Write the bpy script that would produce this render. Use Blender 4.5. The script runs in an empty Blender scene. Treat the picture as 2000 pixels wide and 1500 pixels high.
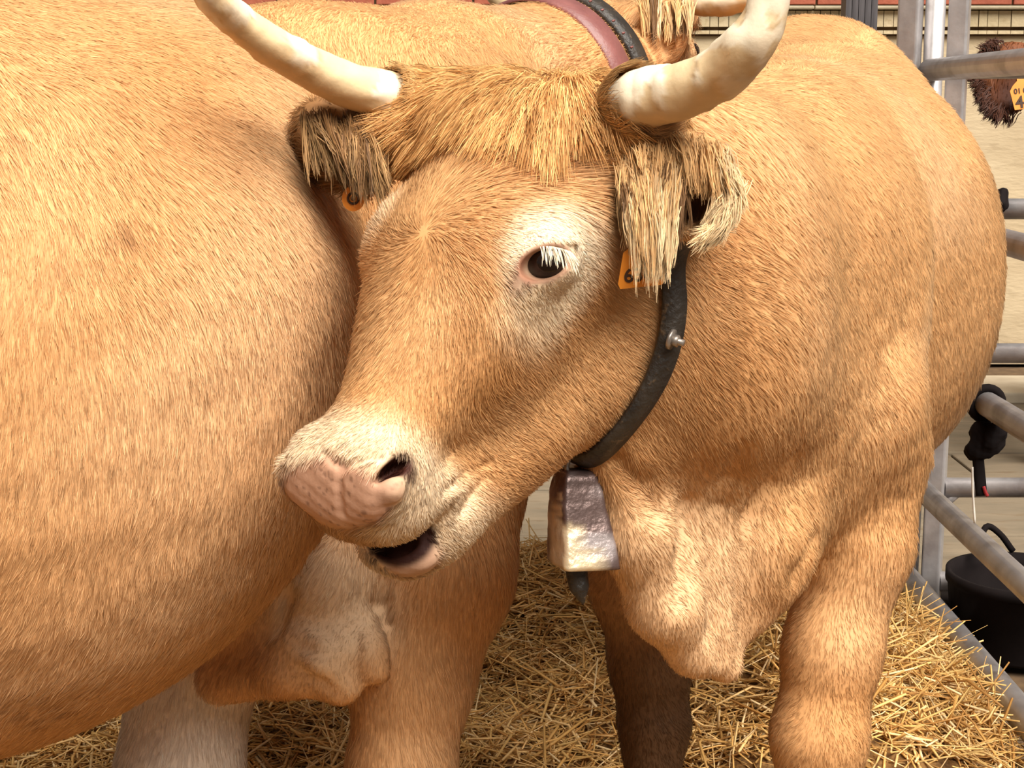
import bpy, math, time
import numpy as np
from mathutils import Vector, Matrix
T0 = time.time()
SC = bpy.context.scene
COL = SC.collection
F32 = np.float32

# ------------------------------------------------------------------ camera
FPX = 3000.0                      # focal length in pixels of the 2000 x 1500 frame
CAMH = 1.40
PITCH = math.atan(540.0 / FPX)    # horizon at y = 210
CAM = np.array([0.0, 0.0, CAMH])
cRIGHT = np.array([1.0, 0, 0])
cFWD = np.array([0, math.cos(PITCH), -math.sin(PITCH)])
cUP = np.array([0, math.sin(PITCH), math.cos(PITCH)])
cd = bpy.data.cameras.new('camera')
cd.sensor_width = 36.0
cd.lens = FPX / 2000.0 * 36.0
cd.clip_start = 0.05
cam = bpy.data.objects.new('camera', cd)
cam.location = CAM
cam.rotation_euler = (math.pi / 2 - PITCH, 0, 0)
COL.objects.link(cam)
SC.camera = cam

# ------------------------------------------------------------------ world, sun, exposure
world = bpy.data.worlds.new('sky')
SC.world = world
world.use_nodes = True
bgn = world.node_tree.nodes['Background']
bgn.inputs[0].default_value = (1.0, 0.95, 0.88, 1)
bgn.inputs[1].default_value = 0.15
sd = bpy.data.lights.new('sun', 'SUN')
sd.energy = 6.3
sd.angle = math.radians(48)
sd.color = (1.0, 0.94, 0.86)
sun = bpy.data.objects.new('sun', sd)
sun.rotation_euler = Vector((-0.34, 0.60, -0.94)).to_track_quat('-Z', 'Y').to_euler()
COL.objects.link(sun)
SC.view_settings.view_transform = 'Standard'
SC.view_settings.look = 'None'
SC.view_settings.exposure = 0.46
SC.view_settings.gamma = 1.0
SC.view_settings.use_curve_mapping = False
SC.cycles.max_bounces = 8
SC.cycles.diffuse_bounces = 3

# ------------------------------------------------------------------ layout helpers
def C3(px, py, zc):
    """point seen at pixel (px,py) at depth zc along the optical axis"""
    return CAM + zc * (cFWD + (px - 1000.0) / FPX * cRIGHT - (py - 750.0) / FPX * cUP)
def PX(p):
    q = np.asarray(p) - CAM
    z = q @ cFWD
    return np.stack([1000 + FPX * (q @ cRIGHT) / z, 750 - FPX * (q @ cUP) / z, z], -1)
def hgt(py, Y):
    """height of the point seen at row py at ground distance Y"""
    a = (750.0 - py) / FPX
    d = cFWD + a * cUP
    return CAMH + d[2] / d[1] * Y
def gx(px, py, Y):
    d = cFWD + (px - 1000.0) / FPX * cRIGHT - (py - 750.0) / FPX * cUP
    return d[0] / d[1] * Y

# ------------------------------------------------------------------ object helpers
def tag(o, label=None, cat=None, group=None, kind=None):
    if label: o['label'] = label
    if cat: o['category'] = cat
    if group: o['group'] = group
    if kind: o['kind'] = kind
    return o
def put(o, parent=None):
    COL.objects.link(o)
    if parent is not None:
        o.parent = parent
        o.matrix_parent_inverse = Matrix.Translation(-Vector(parent.location))
    return o
def empty(name, loc):
    o = bpy.data.objects.new(name, None)
    o.location = Vector([float(v) for v in loc])
    o.empty_display_size = 0.1
    return put(o)
def mesh_obj(name, verts, faces, mat=None, parent=None, smooth=True, cols=None):
    me = bpy.data.meshes.new(name)
    verts = np.asarray(verts, dtype=F32)
    if isinstance(faces, np.ndarray):
        nf, k = faces.shape
        me.vertices.add(len(verts)); me.vertices.foreach_set('co', verts.ravel())
        me.loops.add(nf * k); me.loops.foreach_set('vertex_index', faces.astype(np.int32).ravel())
        me.polygons.add(nf); me.polygons.foreach_set('loop_start', np.arange(0, nf * k, k, dtype=np.int32))
        me.update(calc_edges=True)
    else:
        me.from_pydata([tuple(map(float, v)) for v in verts], [], faces)
    if smooth:
        me.polygons.foreach_set('use_smooth', np.ones(len(me.polygons), dtype=bool))
    if cols is not None:
        a = me.color_attributes.new('coat', 'FLOAT_COLOR', 'POINT')
        c4 = np.ones((len(verts), 4), dtype=F32); c4[:, :3] = cols
        a.data.foreach_set('color', c4.ravel())
    if mat: me.materials.append(mat)
    o = bpy.data.objects.new(name, me)
    return put(o, parent)
def box_data(x0, x1, y0, y1, z0, z1, bev=0.0):
    v = [(x, y, z) for x in (x0, x1) for y in (y0, y1) for z in (z0, z1)]
    f = [(0, 1, 3, 2), (4, 6, 7, 5), (0, 4, 5, 1), (2, 3, 7, 6), (0, 2, 6, 4), (1, 5, 7, 3)]
    return np.array(v), f
def box(name, b, mat, parent=None, bev=0.0):
    v, f = box_data(*b)
    o = mesh_obj(name, v, f, mat, parent, smooth=False)
    if bev:
        m = o.modifiers.new('bevel', 'BEVEL'); m.width = bev; m.segments = 2
    return o
def spline(pts, n):
    pts = np.asarray(pts, float)
    m = len(pts)
    P = np.vstack([2 * pts[0] - pts[1], pts, 2 * pts[-1] - pts[-2]])
    t = np.linspace(0, m - 1, n); i = np.minimum(t.astype(int), m - 2); u = (t - i)[:, None]
    a, b, c, d = P[i], P[i + 1], P[i + 2], P[i + 3]
    return 0.5 * (2 * b + (c - a) * u + (2 * a - 5 * b + 4 * c - d) * u ** 2 + (3 * b - a - 3 * c + d) * u ** 3)
def sweep(path, rad, sides=16, cap=True, up=None, aspect=(1, 1), closed=False):
    """tube of varying radius along a path; returns verts, quad/ngon faces"""
    path = np.asarray(path, float); n = len(path)
    rad = np.broadcast_to(np.asarray(rad, float), (n,))
    tan = np.gradient(path, axis=0)
    if closed:
        tan = np.roll(path, -1, 0) - np.roll(path, 1, 0)
    tan /= np.linalg.norm(tan, axis=1)[:, None]
    if up is None:
        up = np.array([0, 0, 1.0]) if abs(tan[0][2]) < .9 else np.array([1.0, 0, 0])
    V = []
    N = np.asarray(up, float)
    fixed = N.ndim == 2
    for i in range(n):
        nn = N[i] if fixed else N
        nn = nn - tan[i] * (nn @ tan[i]); nn /= np.linalg.norm(nn)
        if not fixed: N = nn
        bb = np.cross(tan[i], nn)
        for s in range(sides):
            a = 2 * math.pi * s / sides
            V.append(path[i] + rad[i] * (aspect[0] * math.cos(a) * nn + aspect[1] * math.sin(a) * bb))
    Fc = []
    for i in range(n if closed else n - 1):
        j = (i + 1) % n
        for s in range(sides):
            s2 = (s + 1) % sides
            Fc.append((i * sides + s, i * sides + s2, j * sides + s2, j * sides + s))
    if cap and not closed:
        Fc.append(tuple(range(sides))[::-1]); Fc.append(tuple((n - 1) * sides + s for s in range(sides)))
    return np.array(V), Fc
def tube(name, a, b, r, mat, parent=None, sides=18):
    v, f = sweep(np.linspace(a, b, 2), r, sides)
    o = mesh_obj(name, v, f, mat, parent)
    o.data.polygons[-1].use_smooth = False; o.data.polygons[-2].use_smooth = False
    return o

# ------------------------------------------------------------------ materials
def new_mat(name):
    m = bpy.data.materials.new(name); m.use_nodes = True
    nt = m.node_tree
    return m, nt, nt.nodes['Principled BSDF']
def L(nt, a, b): nt.links.new(a, b)
def noise_mat(name, c1, c2, scale=8, rough=.6, metal=0, bump=0., bscale=60, stretch=(1, 1, 1), detail=6, spec=.5, lo=.3, hi=.7, c3=None, s3=30, t3=(.55, .7)):
    m, nt, b = new_mat(name)
    tc = nt.nodes.new('ShaderNodeTexCoord'); mp = nt.nodes.new('ShaderNodeMapping')
    mp.inputs['Scale'].default_value = stretch
    L(nt, tc.outputs['Object'], mp.inputs['Vector'])
    nz = nt.nodes.new('ShaderNodeTexNoise'); nz.inputs['Scale'].default_value = scale; nz.inputs['Detail'].default_value = detail
    L(nt, mp.outputs[0], nz.inputs['Vector'])
    rp = nt.nodes.new('ShaderNodeValToRGB')
    rp.color_ramp.elements[0].position = lo; rp.color_ramp.elements[1].position = hi
    rp.color_ramp.elements[0].color = (*c1, 1); rp.color_ramp.elements[1].color = (*c2, 1)
    L(nt, nz.outputs['Fac'], rp.inputs[0])
    out = rp.outputs[0]
    if c3:
        n3 = nt.nodes.new('ShaderNodeTexNoise'); n3.inputs['Scale'].default_value = s3; n3.inputs['Detail'].default_value = 5
        L(nt, mp.outputs[0], n3.inputs['Vector'])
        r3 = nt.nodes.new('ShaderNodeMapRange'); r3.inputs[1].default_value = t3[0]; r3.inputs[2].default_value = t3[1]
        L(nt, n3.outputs['Fac'], r3.inputs[0])
        mx = nt.nodes.new('ShaderNodeMix'); mx.data_type = 'RGBA'
        L(nt, r3.outputs[0], mx.inputs[0]); L(nt, out, mx.inputs[6]); mx.inputs[7].default_value = (*c3, 1)
        out = mx.outputs[2]
    L(nt, out, b.inputs['Base Color'])
    b.inputs['Roughness'].default_value = rough; b.inputs['Metallic'].default_value = metal
    b.inputs['Specular IOR Level'].default_value = spec
    if bump:
        n2 = nt.nodes.new('ShaderNodeTexNoise'); n2.inputs['Scale'].default_value = bscale; n2.inputs['Detail'].default_value = 5
        L(nt, mp.outputs[0], n2.inputs['Vector'])
        bp = nt.nodes.new('ShaderNodeBump'); bp.inputs['Strength'].default_value = bump; bp.inputs['Distance'].default_value = .01
        L(nt, n2.outputs['Fac'], bp.inputs['Height']); L(nt, bp.outputs[0], b.inputs['Normal'])
    return m
def attr_mat(name, rough=.7, spec=.25, bump=.12, bscale=180, var=.10):
    m, nt, b = new_mat(name)
    at = nt.nodes.new('ShaderNodeAttribute'); at.attribute_name = 'coat'
    tc = nt.nodes.new('ShaderNodeTexCoord')
    nz = nt.nodes.new('ShaderNodeTexNoise'); nz.inputs['Scale'].default_value = bscale; nz.inputs['Detail'].default_value = 4
    L(nt, tc.outputs['Object'], nz.inputs['Vector'])
    mr = nt.nodes.new('ShaderNodeMapRange'); mr.inputs[3].default_value = 1 - var; mr.inputs[4].default_value = 1 + var
    L(nt, nz.outputs['Fac'], mr.inputs[0])
    mu = nt.nodes.new('ShaderNodeVectorMath'); mu.operation = 'SCALE'
    L(nt, at.outputs['Color'], mu.inputs[0]); L(nt, mr.outputs[0], mu.inputs['Scale'])
    L(nt, mu.outputs[0], b.inputs['Base Color'])
    b.inputs['Roughness'].default_value = rough; b.inputs['Specular IOR Level'].default_value = spec
    bp = nt.nodes.new('ShaderNodeBump'); bp.inputs['Strength'].default_value = bump; bp.inputs['Distance'].default_value = .004
    L(nt, nz.outputs['Fac'], bp.inputs['Height']); L(nt, bp.outputs[0], b.inputs['Normal'])
    return m
def hair_mat(name, rough=.55, spec=.18):
    m, nt, b = new_mat(name)
    at = nt.nodes.new('ShaderNodeAttribute'); at.attribute_name = 'col'
    an = nt.nodes.new('ShaderNodeAttribute'); an.attribute_name = 'nrm'
    L(nt, at.outputs['Color'], b.inputs['Base Color'])
    nm = nt.nodes.new('ShaderNodeVectorMath'); nm.operation = 'NORMALIZE'
    L(nt, an.outputs['Vector'], nm.inputs[0]); L(nt, nm.outputs[0], b.inputs['Normal'])
    b.inputs['Roughness'].default_value = rough; b.inputs['Specular IOR Level'].default_value = spec
    return m
M_HIDE = attr_mat('cattle_hide')
M_HORN = attr_mat('horn', rough=.55, spec=.25, bump=.35, bscale=45, var=.16)
M_FUR = hair_mat('fur')
M_GALV = noise_mat('galvanised_steel', (.30, .28, .28), (.50, .48, .48), 14, .42, .55, .06, 90, c3=(.20, .17, .15), s3=9, t3=(.58, .75))
M_DARKSTEEL = noise_mat('dark_steel', (.045, .04, .042), (.12, .11, .115), 9, .5, .4, stretch=(6, 6, .6))
M_BLACKRUB = noise_mat('black_rubber', (.004, .002, .002), (.008, .005, .005), 12, .85, 0, .05, spec=.15)
M_BLACKLEA = noise_mat('black_leather', (.010, .007, .005), (.035, .026, .018), 30, .5, 0, .3, 140, c3=(.10, .06, .03), s3=70, t3=(.62, .72))
M_MAROON = noise_mat('maroon_leather', (.17, .06, .055), (.24, .09, .08), 25, .45, 0, .15, 120)
M_STEELBOLT = noise_mat('bolt_steel', (.22, .18, .15), (.42, .38, .34), 60, .4, .7, .1)
M_EYE, _nt, _b = new_mat('eyeball'); _b.inputs['Base Color'].default_value = (.012, .005, .003, 1); _b.inputs['Roughness'].default_value = .06
M_TAG = noise_mat('orange_tag', (.72, .23, .018), (.80, .29, .03), 30, .45)
M_INK, _nt, _b = new_mat('tag_ink'); _b.inputs['Base Color'].default_value = (.05, .02, .008, 1); _b.inputs['Roughness'].default_value = .7
M_STRAWG = noise_mat('straw_litter', (.10, .045, .012), (.40, .22, .07), 45, .9, 0, .9, 70)
M_STRAW = attr_mat('straw', rough=.5, spec=.3, bump=.05, bscale=90, var=.2)
M_PLASTER = noise_mat('plaster', (.44, .34, .21), (.56, .45, .29), 2.2, .9, 0, .25, 18, stretch=(1, 1, 3.5), c3=(.36, .27, .16), s3=6, t3=(.58, .78))
M_PALESTONE = noise_mat('pale_stone', (.46, .37, .22), (.58, .47, .30), 10, .9, 0, .3, 50, c3=(.42, .32, .18), s3=26, t3=(.55, .75))
M_LEDGE = noise_mat('ledge_stone', (.30, .25, .17), (.40, .34, .23), 9, .9, 0, .3, 40)
M_MORTAR = noise_mat('dark_joint', (.055, .03, .012), (.12, .07, .03), 20, .95)
M_BRICK = noise_mat('red_brick', (.26, .065, .035), (.36, .10, .055), 14, .9, 0, .3, 60)
M_PAVE = noise_mat('paving', (.15, .12, .08), (.24, .185, .12), 3, .85, 0, .2, 40, stretch=(1, 3, 1), c3=(.17, .12, .07), s3=7, t3=(.58, .7))
M_KERB = noise_mat('kerb_stone', (.48, .40, .29), (.60, .52, .39), 8, .85, 0, .2, 40)
M_REDTHREAD = noise_mat('red_thread', (.25, .01, .015), (.35, .02, .02), 30, .8)
M_STRING = noise_mat('white_string', (.6, .55, .48), (.75, .7, .62), 40, .8)

# ------------------------------------------------------------------ implicit surfaces
def unit(v):
    v = np.asarray(v, float); return v / np.linalg.norm(v)
def smin(a, b, k):
    h = np.maximum(k - np.abs(a - b), 0) / k
    return np.minimum(a, b) - h * h * k * .25
def smax(a, b, k): return -smin(-a, -b, k)
def ell(P, c, r, A=None):
    q = P - np.asarray(c, F32)
    if A is not None: q = q @ np.asarray(A, F32).T
    r = np.asarray(r, F32)
    k0 = np.sqrt(((q / r) ** 2).sum(1)); k1 = np.sqrt(((q / (r * r)) ** 2).sum(1)) + 1e-6
    return k0 * (k0 - 1) / k1
def rc(P, a, b, ra, rb):
    a = np.asarray(a, F32); ba = np.asarray(b, F32) - a
    q = P - a
    h = np.clip(q @ ba / (ba @ ba), 0, 1)
    d = q - h[:, None] * ba
    return np.sqrt((d * d).sum(1)) - (ra + h * (rb - ra))
def chain(P, pts, rad, k=.02):
    d = None
    for i in range(len(pts) - 1):
        e = rc(P, pts[i], pts[i + 1], rad[i], rad[i + 1])
        d = e if d is None else smin(d, e, k)
    return d
def camell(P, px, py, zc, rx, ry, rz, ang=0., tilt=None):
    """ellipsoid given by the pixel it is seen at, its depth and its half sizes (pixels, pixels, metres)"""
    s = zc / FPX
    a = math.radians(ang)
    R, D = cRIGHT, -cUP
    A = np.array([math.cos(a) * R + math.sin(a) * D, -math.sin(a) * R + math.cos(a) * D, cFWD])
    return ell(P, C3(px, py, zc), (rx * s, ry * s, rz), A)
def loft(P, org, h, prof, pw=2.0):
    """body trunk: prof rows = t, half width, top, bottom, lateral shift"""
    h = np.array([h[0], h[1], 0.]); h /= np.linalg.norm(h)
    lat = np.array([-h[1], h[0], 0.])
    q = P - np.asarray(org, F32)
    t = q @ h.astype(F32); l = q @ lat.astype(F32); z = P[:, 2]
    pr = np.asarray(prof, float); o = np.argsort(pr[:, 0]); pr = pr[o]
    ts = np.linspace(pr[0, 0], pr[-1, 0], 200)
    fine = np.stack([smooth_interp(ts, pr[:, 0], pr[:, j]) for j in range(1, 5)], 1)
    a = np.interp(t, ts, fine[:, 0]); top = np.interp(t, ts, fine[:, 1]); bot = np.interp(t, ts, fine[:, 2]); sh = np.interp(t, ts, fine[:, 3])
    c = (top + bot) / 2; b = (top - bot) / 2
    rr = (np.abs((l - sh) / a) ** pw + np.abs((z - c) / b) ** pw) ** (1 / pw)
    d = (rr - 1) * np.minimum(a, b)
    e = np.maximum(pr[0, 0] - t, t - pr[-1, 0])
    return smax(d, e, .18).astype(F32)
def smooth_interp(x, xp, yp):
    m = np.gradient(yp, xp)
    i = np.clip(np.searchsorted(xp, x) - 1, 0, len(xp) - 2)
    hh = xp[i + 1] - xp[i]; u = (x - xp[i]) / hh
    return (2 * u ** 3 - 3 * u ** 2 + 1) * yp[i] + (u ** 3 - 2 * u ** 2 + u) * hh * m[i] + (-2 * u ** 3 + 3 * u ** 2) * yp[i + 1] + (u ** 3 - u ** 2) * hh * m[i + 1]
def hit(sdf, px, py, z0=.8, z1=5.0):
    z = z0
    for _ in range(400):
        d = float(sdf(C3(px, py, z)[None].astype(F32))[0])
        if d < .0006: return z
        z += max(d * .6, .0005)
        if z > z1: return None
    return z
def axis_grid(lo, hi, coarse, flo=None, fhi=None, fine=None):
    if flo is None: return np.arange(lo, hi + coarse, coarse)
    a = np.arange(flo, lo - coarse, -coarse)[::-1] if flo > lo else np.array([flo])
    m = np.arange(flo, fhi, fine)[1:]
    b = np.arange(m[-1] + fine, hi + coarse, coarse)
    return np.concatenate([a, m, b])
def sn_mesh(sdf, xs, ys, zs, B=8):
    """surface nets on a rectilinear grid, evaluated only near the surface"""
    nx, ny, nz = len(xs), len(ys), len(zs)
    D = np.full((nx, ny, nz), 1.0, F32)
    bi = [np.arange(0, n, B) for n in (nx, ny, nz)]
    cen = []; half = []
    for ax, n, st in zip((xs, ys, zs), (nx, ny, nz), bi):
        lo = ax[st]; hi = ax[np.minimum(st + B, n - 1)]
        cen.append((lo + hi) / 2); half.append((hi - lo) / 2)
    gxx = np.stack(np.meshgrid(*cen, indexing='ij'), -1).reshape(-1, 3).astype(F32)
    gh = np.stack(np.meshgrid(*half, indexing='ij'), -1).reshape(-1, 3)
    dc = np.concatenate([sdf(gxx[i:i + 200000]) for i in range(0, len(gxx), 200000)])
    act = np.abs(dc) < np.linalg.norm(gh, axis=1) * 1.35 + .015
    sh = tuple(len(b) for b in bi)
    idx = np.argwhere(act.reshape(sh))
    sg = np.where(dc.reshape(sh) < 0, -1., 1.).astype(F32)
    D[:] = np.repeat(np.repeat(np.repeat(sg, B, 0), B, 1), B, 2)[:nx, :ny, :nz]
    off = np.stack(np.meshgrid(*[np.arange(B)] * 3, indexing='ij'), -1).reshape(-1, 3)
    for i in range(0, len(idx), 600):
        g = (idx[i:i + 600, None, :] * B + off[None]).reshape(-1, 3)
        ok = (g[:, 0] < nx) & (g[:, 1] < ny) & (g[:, 2] < nz); g = g[ok]
        p = np.stack([xs[g[:, 0]], ys[g[:, 1]], zs[g[:, 2]]], 1).astype(F32)
        D[g[:, 0], g[:, 1], g[:, 2]] = sdf(p)
    S = D < 0
    cs = np.zeros((nx - 1, ny - 1, nz - 1), np.uint8)
    for a in (0, 1):
        for b in (0, 1):
            for c in (0, 1):
                cs += S[a:nx - 1 + a, b:ny - 1 + b, c:nz - 1 + c]
    cells = np.argwhere((cs > 0) & (cs < 8))
    vid = np.full(cs.shape, -1, np.int32); vid[cells[:, 0], cells[:, 1], cells[:, 2]] = np.arange(len(cells))
    acc = np.zeros((len(cells), 3)); cnt = np.zeros(len(cells))
    G = (xs, ys, zs)
    corners = [(a, b, c) for a in (0, 1) for b in (0, 1) for c in (0, 1)]
    for a in corners:
        for ax in range(3):
            if a[ax]: continue
            b = list(a); b[ax] = 1
            A = cells + np.array(a); Bc = cells + np.array(b)
            da = D[A[:, 0], A[:, 1], A[:, 2]]; db = D[Bc[:, 0], Bc[:, 1], Bc[:, 2]]
            m = (da < 0) != (db < 0)
            t = np.where(m, da / np.where(m, da - db, 1), 0)
            for k in range(3):
                pa = G[k][A[:, k]]; pb = G[k][Bc[:, k]]
                acc[:, k] += np.where(m, pa + t * (pb - pa), 0)
            cnt += m
    V = (acc / np.maximum(cnt, 1)[:, None]).astype(F32)
    quads = []
    for ax in range(3):
        o1, o2 = [(1, 2), (2, 0), (0, 1)][ax]
        sl0 = [slice(None)] * 3; sl1 = [slice(None)] * 3
        sl0[ax] = slice(0, -1); sl1[ax] = slice(1, None)
        a = S[tuple(sl0)]; b = S[tuple(sl1)]
        e = np.argwhere(a != b)
        e = e[(e[:, o1] > 0) & (e[:, o2] > 0) & (e[:, o1] < S.shape[o1] - 1) & (e[:, o2] < S.shape[o2] - 1)]
        ins = a[e[:, 0], e[:, 1], e[:, 2]]
        def cell(d1, d2):
            c = e.copy(); c[:, o1] -= d1; c[:, o2] -= d2
            return vid[c[:, 0], c[:, 1], c[:, 2]]
        q = np.stack([cell(1, 1), cell(0, 1), cell(0, 0), cell(1, 0)], 1)
        q[~ins] = q[~ins][:, ::-1]
        quads.append(q)
    Q = np.concatenate(quads); Q = Q[(Q >= 0).all(1)]
    def ev(P): return np.concatenate([sdf(P[i:i + 200000]) for i in range(0, len(P), 200000)])
    e = .0015
    for it in range(1):
        d = ev(V)
        g = np.stack([ev(V + np.eye(3, dtype=F32)[k] * e) - d for k in range(3)], 1) / e
        n2 = np.maximum((g * g).sum(1), .05)
        step = np.clip(d / n2, -.006, .006)
        V = (V - step[:, None] * g).astype(F32)
    Nn = g / np.maximum(np.linalg.norm(g, axis=1), 1e-4)[:, None]
    return V, Q, Nn.astype(F32)

# smooth pseudo-noise from sines and hashed cells
_rs = np.random.RandomState(7)
_K = _rs.normal(size=(10, 3)); _PH = _rs.uniform(0, 6.28, 10)
def wob(P, f, j=0):
    o = np.zeros(len(P))
    for i in range(5):
        k = _K[(i + j) % 10] * f * (1 + .35 * i)
        o += np.sin(P @ k + _PH[(i * 3 + j) % 10]) / (1 + .4 * i)
    return o / 2.4
def hash01(ix):
    h = (ix[:, 0] * 73856093) ^ (ix[:, 1] * 19349663) ^ (ix[:, 2] * 83492791)
    h = (h ^ (h >> 13)) * 1274126177 & 0x7fffffff
    return ((h ^ (h >> 16)) % 100003) / 100003.0
def sstep(a, b, x):
    t = np.clip((x - a) / (b - a), 0, 1); return t * t * (3 - 2 * t)
def mixc(c, k, w): return c * (1 - w[:, None]) + np.asarray(k) * w[:, None]
def ball(P, c, r0, r1):
    return 1 - sstep(r0, r1, np.linalg.norm(P - np.asarray(c), axis=1))

# ------------------------------------------------------------------ fur
def curves_obj(name, pts, rad, col, nrm, mat, parent):
    n, k, _ = pts.shape
    hc = bpy.data.hair_curves.new(name)
    hc.add_curves([k] * n)
    hc.position_data.foreach_set('vector', np.ascontiguousarray(pts, dtype=F32).ravel())
    a = hc.attributes.get('radius') or hc.attributes.new('radius', 'FLOAT', 'POINT')
    a.data.foreach_set('value', np.ascontiguousarray(rad, dtype=F32).ravel())
    a = hc.attributes.new('col', 'FLOAT_COLOR', 'CURVE')
    c4 = np.ones((n, 4), F32); c4[:, :3] = np.clip(col, 0, 1); a.data.foreach_set('color', c4.ravel())
    a = hc.attributes.new('nrm', 'FLOAT_VECTOR', 'CURVE')
    a.data.foreach_set('vector', np.ascontiguousarray(nrm, dtype=F32).ravel())
    hc.materials.append(mat)
    o = bpy.data.objects.new(name, hc)
    return put(o, parent)
def coat(name, V, Q, N, cols, n, flow, length, parent, seed=1, mask=None, width=.00036, cell=.007, clump=.4, lift=.045, margin=350, var=.062):
    rs = np.random.RandomState(seed)
    cen = V[Q].mean(1); nn = N[Q].mean(1)
    e1 = V[Q[:, 2]] - V[Q[:, 0]]; e2 = V[Q[:, 3]] - V[Q[:, 1]]
    area = .5 * np.linalg.norm(np.cross(e1, e2), axis=1)
    pj = PX(cen)
    vis = (pj[:, 0] > -margin) & (pj[:, 0] < 2000 + margin) & (pj[:, 1] > -margin) & (pj[:, 1] < 1500 + margin)
    toc = CAM - cen; toc /= np.linalg.norm(toc, axis=1)[:, None]
    vis &= (toc * nn).sum(1) > -.45
    w = area * vis / np.maximum(pj[:, 2], .5) ** 1.2
    if mask is not None: w = w * mask(cen)
    cdf = np.cumsum(w); cdf /= cdf[-1]
    fi = np.searchsorted(cdf, rs.rand(n)); fi = np.minimum(fi, len(Q) - 1)
    a, b = rs.rand(n), rs.rand(n)
    wq = np.stack([(1 - a) * (1 - b), a * (1 - b), a * b, (1 - a) * b], 1)
    p = (V[Q[fi]] * wq[..., None]).sum(1); nr = (N[Q[fi]] * wq[..., None]).sum(1)
    nr /= np.maximum(np.linalg.norm(nr, axis=1), 1e-5)[:, None]
    c = (cols[Q[fi]] * wq[..., None]).sum(1)
    fl = flow(p, nr)
    fl = fl + .22 * np.stack([wob(p, 14, 1), wob(p, 14, 4), wob(p, 14, 7)], 1) + .11 * np.stack([wob(p, 60, 2), wob(p, 60, 5), wob(p, 60, 8)], 1)
    fl -= (fl * nr).sum(1)[:, None] * nr
    fl /= np.maximum(np.linalg.norm(fl, axis=1), 1e-4)[:, None]
    fl += rs.normal(0, .09, fl.shape)
    Ln = length(p) * rs.uniform(.6, 1.25, n)
    ix = np.floor(p / cell + .35 * np.stack([wob(p, 40, 3), wob(p, 40, 6), wob(p, 40, 9)], 1)).astype(np.int64)
    hv = hash01(ix); cc = (ix + .5) * cell
    pull = (cc - p); pull -= (pull * nr).sum(1)[:, None] * nr
    pts = np.zeros((n, 4, 3))
    for i, s in enumerate((0, .33, .66, 1.)):
        pts[:, i] = p + nr * (-.0008 + .0020 * math.sqrt(s)) + fl * (Ln * s)[:, None] + nr * (Ln * (lift * s * (1.6 - s) * (0.8 + .4 * hv)))[:, None] + pull * (clump * s * s)
    rad = width * rs.uniform(.7, 1.3, n)[:, None] * np.array([1, .95, .75, .2])[None]
    f = (1 + var * (hv - .5) * 2 + rs.normal(0, var * .9, n) + .05 * wob(p, 30, 2))
    f = f + .22 * (rs.rand(n) < .12)
    c = c * f[:, None]
    c = c * (1 + np.outer(np.clip(1 - f, -.4, .4), np.array([0, -.22, -.5])))
    nrm = nr + .13 * rs.normal(size=nr.shape) + .35 * (hv - .5)[:, None] * fl
    return curves_obj(name, pts, rad, c, nrm, M_FUR, parent)

# ================================================================== SETTING
rs = np.random.RandomState(3)
YW = 8.4                                            # the house wall across the yard
fl = box('floor', (-7, 8, -3, YW + .3, -.25, -.02), M_MORTAR); tag(fl, kind='structure')
for i, sx in enumerate(np.arange(-3.0, 5.4, 1.2)):
    for j, sy in enumerate(np.arange(4.32, 8.0, .62)):
        o = (.6 if j % 2 else 0)
        box('paving_slab', (sx + o + .006, sx + o + 1.194, sy + .006, sy + .612, -.06, rs.uniform(-.004, .003)), M_PAVE, fl, .006)
ky = CAMH / math.tan(PITCH + math.atan((786 - 750) / FPX))
for i, sx in enumerate(np.arange(-3.0, 5.4, 1.0)):
    box('kerb_stone', (sx + .004, sx + .996, ky, ky + .5, -.05, .05 + rs.uniform(-.004, .004)), M_KERB, fl, .012)

zb = hgt(11, YW)                                     # underside of the red brickwork
wall = box('wall_back', (-7, 8, YW, YW + .35, 0, zb + 1.6), M_PLASTER); tag(wall, kind='structure')
z1, z2, z3, z4 = hgt(21, YW), hgt(55, YW), hgt(60, YW), hgt(67, YW)
box('joint_band', (-1.5, 4.2, YW - .012, YW + .02, hgt(71, YW), zb + 1.6), M_MORTAR, wall)
for sx in np.arange(-1.5, 4.2, .62):
    box('ledge_stone', (sx, sx + .616, YW - .07, YW + .02, z1 + .004, zb - .004), M_LEDGE, wall, .006)
sx = -1.5
while sx < 4.2:
    w = rs.uniform(.045, .075)
    box('brick', (sx, sx + w - .004, YW - .03 - rs.uniform(0, .006), YW + .02, z2 + .006, z1 - .002), M_PALESTONE, wall)
    box('brick', (sx, sx + w - .003, YW - .028 - rs.uniform(0, .005), YW + .02, z4, z3), M_PALESTONE, wall)
    sx += w
for r in range(4):
    for sx in np.arange(-1.5, 4.1, .26):
        o = .13 * (r % 2)
        box('brick', (sx + o, sx + o + .248, YW - .03 - rs.uniform(0, .004), YW + .02, zb + .004 + r * .078, zb + .07 + r * .078), M_BRICK, wall, .004)

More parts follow.
